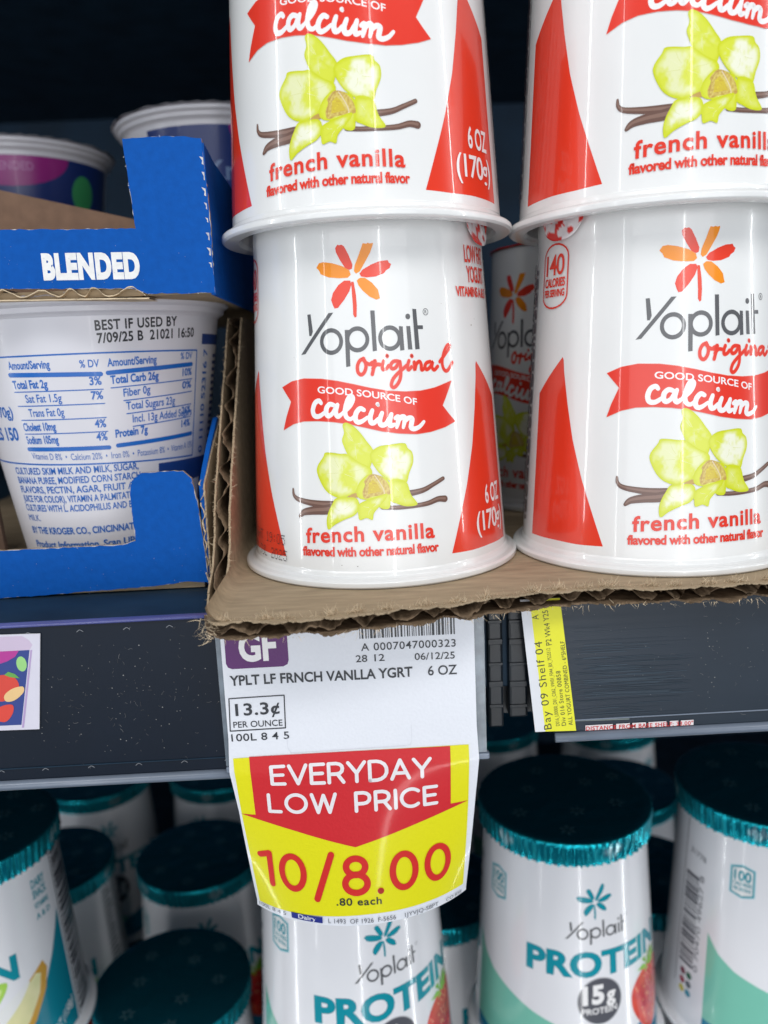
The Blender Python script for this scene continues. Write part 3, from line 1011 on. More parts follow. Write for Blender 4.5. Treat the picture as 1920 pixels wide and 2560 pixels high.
GP = "protein yogurt cups of the lower shelf"
PZ = -158.6 - HP
UP = 12.0
P1 = make_protein(protein_art(), "strawberry protein yogurt cup with dark round 15g mark fully visible, right of the price tag", (65.5, 266, PZ - UP), 0.0, T_PROFILE, UP)


def pcopy(x, y, z, s, label, src=None, tilt=None):
    return dup(src or P1, (x, y, z - (UP if src is None else 0)), s / 33, label, GP, tilt)


P0 = pcopy(-13.1, 246, PZ + 5.5, 9.2, "strawberry protein yogurt cup directly below the hanging yellow and red price tag")
P2 = pcopy(140, 268, PZ, 14.5, "protein yogurt cup cut by the right edge, its side barcode showing")
PL = make_protein(lime_art(), "lime pie protein yogurt cup with teal panel, cut by the left edge at the bottom", (-150, 266, PZ), 0.0)
LZ = PZ - HP
pcopy(-150, 266, LZ, 3, "protein yogurt cup supporting the lime pie cup at the lower left edge")
SZ = PZ - UP - HP
pcopy(-13.2, 247, SZ, 9, "protein yogurt cup supporting the strawberry one directly below the price tag", PL)
pcopy(65.5, 266, SZ, -12, "protein yogurt cup supporting the strawberry one with the 15g mark, right of the tag", PL)
pcopy(140, 268, SZ, 5, "protein yogurt cup supporting the barcode sided cup at the lower right edge", PL)
pcopy(-87.3, 281, LZ, 12, "protein yogurt cup whose dark flowered lid fills the bottom, left of the tag")
pcopy(-93.5, 366, LZ, 4, "protein yogurt cup with large black round lid, middle one left of the tag")
pcopy(-168, 366, LZ, -6, "half hidden protein yogurt cup behind the lime pie cup, dark lid with blue shine")
pcopy(-172, 452, LZ, 10, "blurred protein yogurt cup far back at the left, teal rim just under dark rail")
pcopy(-98, 455, LZ, -14, "blurred protein yogurt cup far back, teal rim just left of the tag under the rail")
pcopy(119, 333, LZ, 15, "protein yogurt cup in the gap between the two right cups, dark lid with teal rim")
pcopy(132, 408, LZ, -15, "protein yogurt cup behind the gap of the right cups, teal rim beside the black lid")
pcopy(22, 331, LZ, 30, "protein yogurt cup low between the tag and the cup with the 15g mark")
pcopy(74, 496, LZ, 0, "blurred protein yogurt cup far back, teal rim directly under the yellow strip label")
pcopy(20, 420, LZ, 40, "blurred protein yogurt cup behind the tag's right edge on the lower shelf")
pcopy(150, 490, LZ, 20, "blurred protein yogurt cup far back at the right in the dark lower shelf")


# ------------------------------------------------------------------ blended yogurt cups (left)
def kart():
    A = Art()
    B = KBLUE
    b2 = (0.012, 0.05, 0.22)
    # frame of the nutrition facts
    for a_, b_ in (((-40, 56.6), (39.2, 56.6)), ((39.2, 56.6), (39.2, 27.7)), ((39.2, 27.7), (-40, 29.6))):
        A.stroke([a_, b_], 0.42, B, smooth=False)
    A.text("BEST IF USED BY", (10.2, 62.1), (31.2, 63.0), 2.3, DARKT, space=1.1, bold=0.028)
    A.text("7/09/25 B  21021 16:50", (10.4, 59.0), (37.5, 60.2), 2.3, DARKT, space=1.05, bold=0.028)
    A.text("Amount/Serving", (-13.3, 53.5), (-1.6, 53.4), 1.9, B, bold=0.03)
    A.text("% DV", (5.6, 53.2), (10.3, 53.2), 1.8, B, bold=0.02)
    A.text("Amount/Serving", (12.2, 53.2), (25.0, 53.6), 1.9, B, bold=0.03)
    A.text("% DV", (32.6, 54.3), (37.2, 54.4), 1.7, B, bold=0.02)
    A.stroke([(-13.4, 52.1), (10.4, 51.4)], 1.15, B, smooth=False)
    A.stroke([(12.2, 51.6), (37.0, 52.9)], 1.15, B, smooth=False)
    L1 = [("Total Fat 2g", "3%", 48.6), ("    Sat Fat 1.5g", "7%", 45.0), ("    Trans Fat 0g", "", 41.4), ("Cholest 10mg", "4%", 37.8), ("Sodium 105mg", "4%", 34.4)]
    for i, (a_, b_, y) in enumerate(L1):
        x = -13.3
        ind = 3.0 if a_.startswith(" ") else 0
        A.text(a_.strip(), (x + ind, y + 0.05), (x + ind + 0.85 * len(a_.strip()), y), 1.95, B, bold=0.018 if ind else 0.035)
        if b_:
            A.text(b_, (7.4, y + 0.2), (10.4, y + 0.2), 1.95, B, bold=0.03)
        if i < 4:
            A.stroke([(x, y - 0.8), (10.6, y - 1.0)], 0.28, B, smooth=False)
    A.stroke([(-13.3, 33.0), (10.6, 32.6)], 1.1, B, smooth=False)
    L2 = [("Total Carb 26g", "10%", 49.2, 0), ("Fiber 0g", "0%", 45.8, 3), ("Total Sugars 23g", "", 42.4, 3.5), ("Incl. 13g Added Sugars", "26%", 39.0, 5), ("Protein 7g", "14%", 35.4, 0)]
    for i, (a_, b_, y, ind) in enumerate(L2):
        x = 12.6 + ind
        A.text(a_, (x, y - 0.35), (x + 0.92 * len(a_), y + 0.2), 1.95, B, bold=0.018 if ind else 0.035)
        if b_:
            A.text(b_, (33.4, y + 0.7), (37.2, y + 0.9), 1.85, B, bold=0.03)
        if i < 4:
            A.stroke([(12.6 + (ind if i else 0), y - 1.4), (37.4, y - 0.2)], 0.28, B, smooth=False)
    A.stroke([(13.0, 32.9), (38.0, 34.0)], 1.1, B, smooth=False)
    A.text("Vitamin D 8%  \u2022  Calcium 20%  \u2022  Iron 0%  \u2022  Potassium 8%  \u2022  Vitamin A 15%", (-12.8, 30.4), (38.6, 30.2), 1.7, B, mid=(14, 29.6))
    for i, s in enumerate(("CULTURED SKIM MILK AND MILK, SUGAR,", "BANANA PUREE, MODIFIED CORN STARCH,", "FLAVORS, PECTIN, AGAR, FRUIT AND", "JUICE FOR COLOR), VITAMIN A PALMITATE, V", "CULTURES WITH L. ACIDOPHILUS AND B. BIF")):
        A.text(s, (-22, 26.2 - i * 2.55), (18.5 + (i % 3), 26.2 - i * 2.55), 1.75, B, bold=0.022)
    A.text("MILK.", (-22, 13.2), (-16, 13.2), 1.7, B)
    A.text("BY THE KROGER CO., CINCINNATI, OHIO", (-22, 9.6), (24, 9.8), 1.8, B, bold=0.03)
    A.text("Product Information, Scan UPC", (-22, 5.6), (18, 5.9), 1.8, B, bold=0.03)
    A.text("Kroger App or Call 800-632-6900", (-22, 3.0), (22, 3.2), 1.8, B, bold=0.03)
    A.text("SERVING (170g)", (-40, 41), (-16, 41.5), 2.6, B, bold=0.02)
    A.text("CALORIES 150", (-42, 35.3), (-16, 35.4), 3.2, B, bold=0.03)
    A.rect(41.5, 58.2, 110, 61.0, b2)
    A.rect(25, 21, 110, 27, b2)
    A.rect(44, 1, 110, 21.5, b2)
    A.text("0 11110 52316 7", (45.2, 28), (45.2, 57), 2.4, B, rot90=True, bold=0.02)
    for k in range(14):
        A.rect(50, 30 + k * 1.9, 62, 30.9 + k * 1.9, b2)
    # colourful front (far side): purple arch, green spot and strawberry on navy
    A.rect(110, 3, 165, 61, b2)
    return A


def kfront():
    """blended cup turned with its colourful front to us"""
    A = Art()
    navy = (0.010, 0.030, 0.16)
    A.rect(-60, 2, 39, 60.5, navy)
    arch = [(-30 + 0.0, 60.4)] + [(-8 + 22 * math.cos(math.pi + math.pi * k / 16), 60.4 + 11 * math.sin(math.pi + math.pi * k / 16)) for k in range(17)] + [(14, 60.4)]
    A.poly(arch[1:-1], (0.30, 0.012, 0.20))
    A.text("BLENDED", (-16, 55.2), (0.5, 55.2), 2.9, (0.42, 0.14, 0.36), bold=0.02)
    A.disc(21.0, 48.5, 5.6, (0.05, 0.34, 0.12), 7.0, 28)
    A.poly(rounded([(4, 36), (8, 40), (14, 39), (20, 33), (21, 27), (15, 26), (8, 30)]), lambda x, y: mixc((0.62, 0.03, 0.02), (0.42, 0.01, 0.02), 0.5 + nz(x, y, 0.4)), grid=1.5)
    A.poly([(10, 40), (14, 43.5), (18, 41), (23, 37), (19, 36), (14, 38)], (0.08, 0.26, 0.03))
    A.text("Kroger", (-38, 43), (-10, 42), 6.0, (0.16, 0.24, 0.42), bold=0.02)
    A.P = [([(p[0], p[1] + (3.6 if p[1] > 20 else 0), p[2]) for p in pts], c) for pts, c in A.P]
    return A


K_PROFILE = [(0.01, 1.2), (22.5, 1.2), (23.3, 0.1), (24.2, 0.0), (24.6, 0.5), (34.75, 65.6), (35.5, 66.3), (36.4, 66.7), (36.7, 68.0), (37.6, 68.4), (38.0, 68.8), (38.0, 69.7), (37.6, 70.2), (36.4, 70.4)]
K_CONE = cone_surf(24.6, 0.5, 34.75, 65.6)
K_CARTON = "blended yogurt cups in the blue cartons"


def make_kcup(art, label, loc, rot):
    t = thing("blended_yogurt_cup", label, "yogurt cup", loc, rot, K_CARTON)
    V, F, C, Nn = join(lathe(dense([(p[0], p[1]) for p in K_PROFILE]), (0.66, 0.65, 0.69), 180), art.build(K_CONE))
    mesh_obj("body", V, F, M_KCUP, t, cols=C, norms=Nn)
    seg = 128
    V, F, C = [(0, 0, 70.5)], [], [(0.5, 0.48, 0.52)]
    for r, z in ((30, 70.5), (37.2, 70.5), (38.4, 70.6), (38.9, 70.1)):
        for j in range(seg):
            a = 2 * math.pi * j / seg
            w = 0.16 * math.sin(a * 31 + 3 * math.sin(a * 5)) if r > 38 else 0
            V.append(((r + w) * math.sin(a), -(r + w) * math.cos(a), z + w * 1.2))
            C.append((0.50, 0.48, 0.52))
    for j in range(seg):
        F.append((0, 1 + j, 1 + (j + 1) % seg))
    for i in range(3):
        for j in range(seg):
            k = (j + 1) % seg
            F.append((1 + i * seg + j, 1 + (i + 1) * seg + j, 1 + (i + 1) * seg + k, 1 + i * seg + k))
    mesh_obj("foil_lid", V, [f[::-1] for f in F], M_FOIL_R, t, smooth=True, cols=C)
    return t


K1 = make_kcup(kart(), "white blended yogurt cup with blue nutrition table in the lower blue carton", (-76, 238, -52), 0.0)
KF = make_kcup(kfront(), "blended yogurt cup with navy label, green spot and strawberry, in the upper carton's cutout", (-141, 366, 19.5), 0.50)
dup(KF, (-53, 338, 19.5), 1.2, "blended yogurt cup with pale rim showing above the blue carton's tall corner", K_CARTON)


# ------------------------------------------------------------------ corrugated panels
def ragged(fn, rough, seed, fine=0.5):
    return lambda x: fn(x) + rough * nz(x, seed, 0.16, seed) * 2 + fine * nz(x, seed, 0.9, seed + 7) + fine * 0.6 * nz(x, seed, 2.6, seed + 9)


def sheet(edge, t0, t1, u0, u1, back, n, place, rows=14):
    """a liner: from a ragged edge(u) back to `back`, thickness t0..t1; place(u, d, t) -> xyz"""
    V, F = [], []
    for i in range(n + 1):
        u = u0 + (u1 - u0) * i / n
        e = edge(u)
        for j in range(rows + 1):
            f = (j / rows) ** 2.2
            d = e + (back - e) * f
            V.append(place(u, d, t0))
            V.append(place(u, d, t1))
    m = (rows + 1) * 2
    for i in range(n):
        for j in range(rows):
            a = i * m + j * 2
            b = a + m
            F.append((a, a + 2, b + 2, b))
            F.append((a + 1, b + 1, b + 3, a + 3))
        a, b = i * m, (i + 1) * m
        F.append((a, b, b + 1, a + 1))
    return V, F


def fluting(edge, tA, tB, u0, u1, back, wl, place, th=0.32, per=16, along_u=True):
    V, F = [], []
    n = int((u1 - u0) / wl * per)
    mid, amp = (tA + tB) / 2, (tB - tA) / 2 - th / 2
    rows = 5
    for i in range(n + 1):
        u = u0 + (u1 - u0) * i / n
        ph = 2 * math.pi * u / wl + 2.4 * nz(u, 1, 0.09, 4) + 0.7 * nz(u, 2, 0.5, 6)
        crush = max(0.35, min(1.0, 0.85 + 0.9 * nz(u, 3, 0.11, 8)))
        w = mid + amp * crush * math.sin(ph) - amp * (1 - crush) * 0.4 + 0.22 * nz(u, 5, 0.8, 2)
        sl = math.cos(ph)
        e = edge(u)
        for j in range(rows + 1):
            d = e + (back - e) * (j / rows) ** 2
            V.append(place(u - th * 0.35 * sl, d, w - th / 2))
            V.append(place(u + th * 0.35 * sl, d, w + th / 2))
    m = (rows + 1) * 2
    for i in range(n):
        for j in range(rows):
            a = i * m + j * 2
            b = a + m
            F.append((a, a + 2, b + 2, b))
            F.append((a + 1, b + 1, b + 3, a + 3))
        a, b = i * m, (i + 1) * m
        F.append((a, b, b + 1, a + 1))
    return V, F


def fibres(n, pick, rnd, lmin=0.6, lmax=2.6, w=0.07):
    """frayed paper hairs: thin crossed ribbons; pick() -> (origin, direction)"""
    V, F = [], []
    for _ in range(n):
        o, d = pick()
        l = rnd.uniform(lmin, lmax)
        side = d.cross(Vector((rnd.uniform(-1, 1), rnd.uniform(-1, 1), rnd.uniform(-1, 1)))).normalized()
        bend = Vector((rnd.uniform(-1, 1), rnd.uniform(-1, 1), rnd.uniform(-1, 1))) * 0.5
        prev = None
        ww = w * rnd.uniform(0.6, 1.5)
        for k in range(4):
            f = k / 3
            p = o + d * l * f + bend * l * f * f
            q = side * ww * (1 - 0.75 * f)
            b = len(V)
            V.append(tuple(p - q))
            V.append(tuple(p + q))
            if prev is not None:
                F.append((prev, prev + 1, b + 1, b))
            prev = b
    return V, F


def lerp_table(tb):
    def f(x):
        if x <= tb[0][0]:
            return tb[0][1]
        for (a, va), (b, vb) in zip(tb[:-1], tb[1:]):
            if x <= b:
                return va + (vb - va) * (x - a) / (b - a)
        return tb[-1][1]
    return f


tray = thing("cardboard_tray", "torn brown corrugated cardboard tray holding the vanilla yogurt cups over the price rail", "cardboard tray", (0, 0, -55.4))
rnd = random.Random(11)
floor_edge = lerp_table([(-39, 175), (-37, 168), (-35.5, 163), (-33, 159.0), (-31, 158.0), (-27, 158.3), (-15, 157.5), (-3, 159.5), (10, 161.5), (19, 163.0), (32, 167.5), (50, 169.0), (67, 166.5), (87, 167.5), (170, 168)])
TZ = 55.4


def fl(u, d, t):
    return (u, d, t)


V, F = sheet(ragged(lambda x: floor_edge(x) - 0.7, 0.9, 1.7, 0.9), 3.6, 4.0, -34.6, 170, 380, 640, fl)
floor_panel = mesh_obj("floor_panel", V, F, M_CARD, tray)
V, F = sheet(ragged(lambda x: floor_edge(x) + 0.7, 2.2, 6.1, 1.1), 0.0, 0.45, -38.4, 170, 380, 640, fl)
mesh_obj("bottom_liner", V, F, M_CARD_IN, floor_panel)
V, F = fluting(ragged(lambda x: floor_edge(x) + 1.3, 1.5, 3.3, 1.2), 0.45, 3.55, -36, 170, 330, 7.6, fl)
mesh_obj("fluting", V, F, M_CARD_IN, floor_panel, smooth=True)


def pick_floor():
    u = rnd.uniform(-36, 92)
    dense_ = 0.5 + nz(u, 0, 0.2, 9)
    top = rnd.random() < 0.72
    z = 3.9 if top else 0.3
    e = floor_edge(u) + (0.2 if top else -0.9) + rnd.uniform(-0.2, 1.2) * (1 if top else 0.4)
    d = Vector((rnd.uniform(-0.7, 0.7), rnd.uniform(-1, 0.0), rnd.uniform(-0.2, 1.0) if top else rnd.uniform(-1, 0.4))).normalized()
    return Vector((u, e, z)), d


V, F = fibres(620, pick_floor, rnd, 0.5, 1.7, 0.06)
tufts = [(x + rnd.uniform(-3, 3), rnd.uniform(0.6, 1.3)) for x in range(-30, 92, 7)]


def pick_tuft():
    x, s = rnd.choice(tufts)
    u = x + rnd.gauss(0, 0.9)
    e = floor_edge(u) + rnd.uniform(0, 1.6)
    return Vector((u, e, 4.0)), Vector((rnd.uniform(-0.5, 0.5), rnd.uniform(-0.7, -0.1), rnd.uniform(0.5, 1.2))).normalized()


V2, F2 = fibres(900, pick_tuft, rnd, 0.6, 1.9, 0.08)
b_ = len(V)
V += V2
F += [tuple(i + b_ for i in f) for f in F2]
o = mesh_obj("frayed_fibres", V, F, M_FIBRE, floor_panel)
o['kind'] = 'stuff'

# side wall: u runs up (z), d runs back (y), t across (x); slanting torn front edge
wall_edge = lerp_table([(-4, 178), (-0.5, 179), (2.0, 180), (4.5, 183), (8, 189), (12, 193), (20, 197), (28, 203.5), (38, 213), (47, 221.5), (58, 232), (70, 243)])


def wl_(u, d, t):
    fl_ = max(0.0, 5.0 - u) * 0.0
    return (t - fl_, d, u)


V, F = sheet(ragged(wall_edge, 0.5, 2.9, 0.5), -34.95, -34.45, 3.4, 69, 380, 300, wl_)
side_wall = mesh_obj("side_wall", V, F, M_CARD, tray)
V, F = sheet(ragged(lambda u: wall_edge(u) - 0.5, 0.6, 8.2, 0.6), -38.6, -38.15, 0.0, 69, 380, 300, wl_)
mesh_obj("outer_liner", V, F, M_CARD, side_wall)
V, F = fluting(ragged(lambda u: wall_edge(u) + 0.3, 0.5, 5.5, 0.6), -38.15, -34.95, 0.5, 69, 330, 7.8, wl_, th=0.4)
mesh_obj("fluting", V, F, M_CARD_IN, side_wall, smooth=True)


def pick_wall():
    u = rnd.uniform(0, 62)
    inner = rnd.random() < 0.45
    x = -34.6 if inner else -38.4
    e = wall_edge(u) + rnd.uniform(-0.4, 0.5)
    d = Vector((rnd.uniform(-0.3, 1.0) if inner else rnd.uniform(-1, 0.3), rnd.uniform(-0.9, 0.0), rnd.uniform(-0.6, 0.6))).normalized()
    return Vector((x, e, u)), d


def pick_corner():
    p = Vector((rnd.uniform(-36.5, -31.5), rnd.uniform(157.5, 163), rnd.uniform(-0.3, 4.2)))
    return p, Vector((rnd.uniform(-1.2, 0.2), rnd.uniform(-1, 0), rnd.uniform(-0.4, 0.8))).normalized()


V, F = fibres(420, pick_wall, rnd, 0.4, 1.3, 0.055)
V2, F2 = fibres(90, pick_corner, rnd, 0.8, 2.8, 0.07)
b_ = len(V)
V += V2
F += [tuple(i + b_ for i in f) for f in F2]
o = mesh_obj("frayed_fibres", V, F, M_FIBRE, side_wall)
o['kind'] = 'stuff'
# rounded fold where the wall turns into the floor
V, F = [], []
for i in range(0, 61):
    d = 158.0 + (380 - 158.0) * (i / 60) ** 2
    if i < 8:
        d += 0.4 * nz(i, 0, 0.7, 3)
    for k in range(9):
        a = math.pi / 2 * k / 8
        V.append((-34.45 + 3.2 - 3.2 * math.cos(a), d + (2.2 * math.cos(a) if i == 0 else 0), 4.0 + 3.2 - 3.2 * math.sin(a)))
for i in range(60):
    for k in range(8):
        a = i * 9 + k
        F.append((a, a + 1, a + 10, a + 9))
mesh_obj("fold", V, F, M_CARD, tray, smooth=True)


# ------------------------------------------------------------------ blue display cartons (left)
def slab(pts, y0, y1):
    """outline in (x, z) extruded in y: verts, faces with the front face first"""
    n = len(pts)
    V = [(p[0], y0, p[1]) for p in pts] + [(p[0], y1, p[1]) for p in pts]
    tris = tessellate_polygon([[Vector((p[0], p[1], 0)) for p in pts]])
    F = []
    for t in tris:
        a, b, c = t
        ar = (pts[b][0] - pts[a][0]) * (pts[c][1] - pts[a][1]) - (pts[c][0] - pts[a][0]) * (pts[b][1] - pts[a][1])
        t = t if ar > 0 else t[::-1]
        F.append(tuple(t))
        F.append(tuple(i + n for i in t[::-1]))
    area_ = sum(pts[i][0] * pts[(i + 1) % n][1] - pts[(i + 1) % n][0] * pts[i][1] for i in range(n))
    for i in range(n):
        j = (i + 1) % n
        F.append((i, i + n, j + n, j) if area_ > 0 else (j, j + n, i + n, i))
    return V, F


def jag(pts, amp, seed, stepl=1.0):
    out = []
    n = len(pts)
    for i in range(n):
        a, b = pts[i], pts[(i + 1) % n]
        l = math.hypot(b[0] - a[0], b[1] - a[1])
        k = max(1, int(l / stepl))
        for j in range(k):
            f = j / k
            x, y = a[0] + (b[0] - a[0]) * f, a[1] + (b[1] - a[1]) * f
            if j:
                x += amp * nz(x, y, 0.9, seed)
                y += amp * nz(x, y, 0.9, seed + 5)
            out.append((x, y))
    return out


BLUE = (0.0025, 0.082, 0.37)
BLUE_D = BLUE
NICK = (0.62, 0.60, 0.58)


def painted(name, V, F, col, parent, mat=M_BLUE, edge=NICK, nfront=None):
    cols = [col] * len(V)
    return mesh_obj(name, V, F, mat, parent, cols=cols)


def blue_front(name, pts, y, parent, art=None, col=BLUE, th=1.2):
    """printed face sheet (blue) over a paler core, so torn edges show pale"""
    jp = jag(pts, 0.22, y * 0.37, 1.1)
    V, F = slab(jp, y + 0.22, y + th)
    core = mesh_obj(name, V, F, M_CARD, parent)
    # thin white paper
    V, F = slab(jp, y + 0.08, y + 0.22)
    c1 = [NICK] * len(V)
    jp2 = jag(pts, 0.30, y * 0.37 + 0.6, 1.1)
    cx = sum(p[0] for p in pts) / len(pts)
    cy = sum(p[1] for p in pts) / len(pts)
    A = art or Art(step=1000, h0=0.0)
    A.P = [(p, c) for p, c in A.P]
    B = Art(step=1000, h0=0.06)
    B.poly(jp2, col)
    B.P += A.P
    rw = random.Random(int(y + len(pts)))
    B.h = 0.16
    xs = [p[0] for p in pts]
    for _ in range(24):
        e = rw.randrange(len(pts))
        a, b = pts[e], pts[(e + 1) % len(pts)]
        f = rw.random()
        x, z = a[0] + (b[0] - a[0]) * f, a[1] + (b[1] - a[1]) * f
        if x < -95:
            continue
        cx_, cz_ = x + (rw.uniform(0.0, 0.25)) * (1 if x < -60 else -1), z + rw.uniform(-0.12, 0.12)
        B.stroke([(cx_, cz_), (cx_ + rw.uniform(-0.15, 0.15), cz_ + rw.uniform(-0.3, 0.3))], rw.uniform(0.08, 0.2), mixc(col, NICK, rw.uniform(0.4, 1.0)), smooth=False)
    for _ in range(40):
        x, z = rw.uniform(-92, -36), rw.uniform(min(p[1] for p in pts) + 1, min(p[1] for p in pts) + 13)
        B.disc(x, z, rw.uniform(0.04, 0.10), mixc(col, NICK, rw.uniform(0.15, 0.6)), n=5)
    aV, aF, aC, aN = B.build(lambda s, v, h: ((s, y + 0.08 - h, v), (0, -1, 0)))
    b = len(V)
    mesh_obj("printed_face", V + aV, F + [tuple(i + b for i in f) for f in aF], M_BLUE, core, cols=c1 + aC)
    return core


carton_up = thing("display_carton", "blue cut-out display carton lettered BLENDED, upper one of the two blue cartons", "carton", (0, 0, 0), 0, "blue display cartons on the left")
A = Art(step=1000, h0=0.12)
A.text("BLENDED", (-73.9, 22.1), (-51.2, 21.5), 5.2, (0.80, 0.79, 0.77), bold=0.062, space=1.08)
YF = 198.0
blue_front("front_panel", [(-150, 35.9), (-82.6, 33.4), (-51.3, 32.4), (-51.9, 43.0), (-52.4, 52.1), (-42, 52.3), (-34.4, 51.5), (-33.9, 36.0), (-34.1, 17.2), (-50.0, 17.6), (-53.0, 18.9), (-84.4, 20.2), (-150, 23.0)], YF, carton_up, A)
# perforated corner nicks
A = Art(step=1000, h0=0.12)
for i in range(8):
    z = 47.6 - i * 3.35
    q = random.Random(i)
    a, b, c = q.uniform(0.35, 0.75), q.uniform(1.1, 2.1), q.uniform(-0.2, 0.2)
    A.poly([(-34.5 - a, z), (-34.3, z - 0.2 + c), (-34.3, z - b), (-34.3 - a * 0.6, z - b + 0.25), (-34.4 - a * 0.2, z - b * 0.5)], mixc(NICK, BLUE, q.uniform(0, 0.3)))
aV, aF, aC, aN = A.build(lambda s, v, h: ((s, YF - h, v), (0, -1, 0)))
mesh_obj("perforation", aV, aF, M_BLUE, carton_up, cols=aC)
# side panel (blue, running back), floor and inner divider
side = [(0, 16.8), (0, 50.6), (6, 50.0), (12, 49.2), (60, 48.0), (180, 48.0), (180, 16.8)]
V = [(-34.0, YF + 0.3 + p[0], p[1]) for p in side] + [(-35.0, YF + 0.3 + p[0], p[1]) for p in side]
n = len(side)
F = [tuple(range(n)), tuple(range(n, 2 * n))[::-1]] + [(i, i + n, (i + 1) % n + n, (i + 1) % n) for i in range(n)]
painted("side_panel", V, F, BLUE_D, carton_up)
V, F = slab([(-150, 17.8), (-35, 17.2), (-35, 19.2), (-150, 19.4)], YF + 1.5, YF + 182)
mesh_obj("floor_panel", V, F, M_CARD, carton_up)
V, F = fluting(lambda x: YF - 0.2 + 0.4 * nz(x, 1, 0.8, 2), 0.0, 2.4, -150, -50.5, YF + 10, 7.0, lambda u, d, t: (u, d, 17.6 + t - (u + 50) * 0.024 - 0.6), th=0.3)
mesh_obj("torn_fluting", V, F, M_FIBRE, carton_up, smooth=True)
V, F = sheet(ragged(lambda x: YF - 0.6, 0.3, 3.1, 0.5), 0, 0.3, -150, -49.5, YF + 8, 150, lambda u, d, t: (u, d, 16.4 + t - (u + 50) * 0.026), rows=3)
mesh_obj("bottom_liner", V, F, M_FIBRE, carton_up)
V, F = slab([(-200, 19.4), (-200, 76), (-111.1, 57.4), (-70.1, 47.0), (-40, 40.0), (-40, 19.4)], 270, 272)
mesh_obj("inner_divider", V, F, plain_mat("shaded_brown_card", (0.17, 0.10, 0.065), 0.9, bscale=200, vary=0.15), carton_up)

carton_lo = thing("display_carton", "blue display carton with crumpled upright corner tab, lower one of the two blue cartons", "carton", (0, 0, 0), 0, "blue display cartons on the left")
YL = 198.0
blue_front("front_panel", [(-160, -40.8), (-92.8, -42.9), (-62.4, -42.9), (-58.9, -42.0), (-59.0, -36.0), (-59.1, -30.2), (-58.3, -26.8), (-55.8, -25.0), (-45.6, -25.0), (-43.6, -27.0), (-42.6, -34.0), (-41.9, -46.0), (-41.6, -53.6), (-47.0, -53.2), (-55.3, -54.0), (-94.3, -55.2), (-160, -56.0)], YL, carton_lo, None, BLUE_D)
V, F = slab([(-42.6, -54.2), (-42.6, -36), (-42.4, -28), (-41.0, -28), (-41.2, -36), (-41.2, -54.2)], YL + 1.3, YL + 2.0)
side = [(0, -54.6), (0, -29.0), (5, -25.5), (14, -20), (26, -14), (150, -12), (150, -54.6)]
V = [(-41.0, YL + 1.3 + p[0], p[1]) for p in side] + [(-42.2, YL + 1.3 + p[0], p[1]) for p in side]
n = len(side)
F = [tuple(range(n)), tuple(range(n, 2 * n))[::-1]] + [(i, i + n, (i + 1) % n + n, (i + 1) % n) for i in range(n)]
painted("side_panel", V, F, BLUE_D, carton_lo)
V, F = sheet(ragged(lambda u: lerp_table([(0, 197.6), (26, 198.5), (28, 203), (34, 214), (40, 228)])(u), 0.4, 1.1, 0.5), -41.0, -40.6, 1.0, 41, 300, 120, lambda u, d, t: (t, d, u - 54.6), rows=5)
mesh_obj("torn_side_liner", V, F, M_CARD, carton_lo)
V, F = fluting(ragged(lambda u: lerp_table([(0, 198), (26, 199), (28, 203.5), (34, 214.5), (40, 229)])(u), 0.4, 1.9, 0.5), -42.3, -41.0, 1.0, 41, 240, 4.5, lambda u, d, t: (t, d, u - 54.6), th=0.3)
mesh_obj("torn_fluting", V, F, M_FIBRE, carton_lo, smooth=True)
V, F = slab([(-160, -55.2), (-43, -55.2), (-43, -52.9), (-160, -52.9)], YL + 1.5, YL + 160)
mesh_obj("floor_panel", V, F, M_CARD, carton_lo)
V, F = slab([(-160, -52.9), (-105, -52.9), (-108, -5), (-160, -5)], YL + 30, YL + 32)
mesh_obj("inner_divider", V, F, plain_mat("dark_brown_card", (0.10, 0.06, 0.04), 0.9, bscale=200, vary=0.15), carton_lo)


# ------------------------------------------------------------------ shelves and cooler
def box(x0, x1, y0, y1, z0, z1):
    V = [(x, y, z) for x in (x0, x1) for y in (y0, y1) for z in (z0, z1)]
    F = [(0, 1, 3, 2), (4, 6, 7, 5), (0, 4, 5, 1), (2, 3, 7, 6), (0, 2, 6, 4), (1, 5, 7, 3)]
    return V, F


def add_bevel(o, w=0.0006, s=2):
    m = o.modifiers.new("bevel", 'BEVEL')
    m.width = w
    m.segments = s
    return o


def shelf(z, label, y0=178.0):
    t = thing("cooler_shelf", label, "shelf", (0, 0, z))
    V, F = box(-700, 900, y0, 640, -3.0, -0.05)
    add_bevel(mesh_obj("deck", V, F, M_SHELF, t))
    V, F = box(-700, 900, y0, y0 + 2.0, -22, -3.1)
    add_bevel(mesh_obj("front_flange", V, F, M_SHELF, t))
    return t


shelf(-55.45, "dark cooler shelf carrying the cardboard tray and the blue cartons")
shelf(-331.55, "dark lower cooler shelf carrying the teal lidded protein yogurt cups", 205)
shelf(185, "dark cooler shelf above the stacks, over the top of the picture", 204)
V, F = box(-700, 900, 641, 648, -420, 420)
o = mesh_obj("cooler_wall", V, F, M_BACK)
tag_props(o, "dark navy back panel of the cooler behind all the yogurt", "back panel")


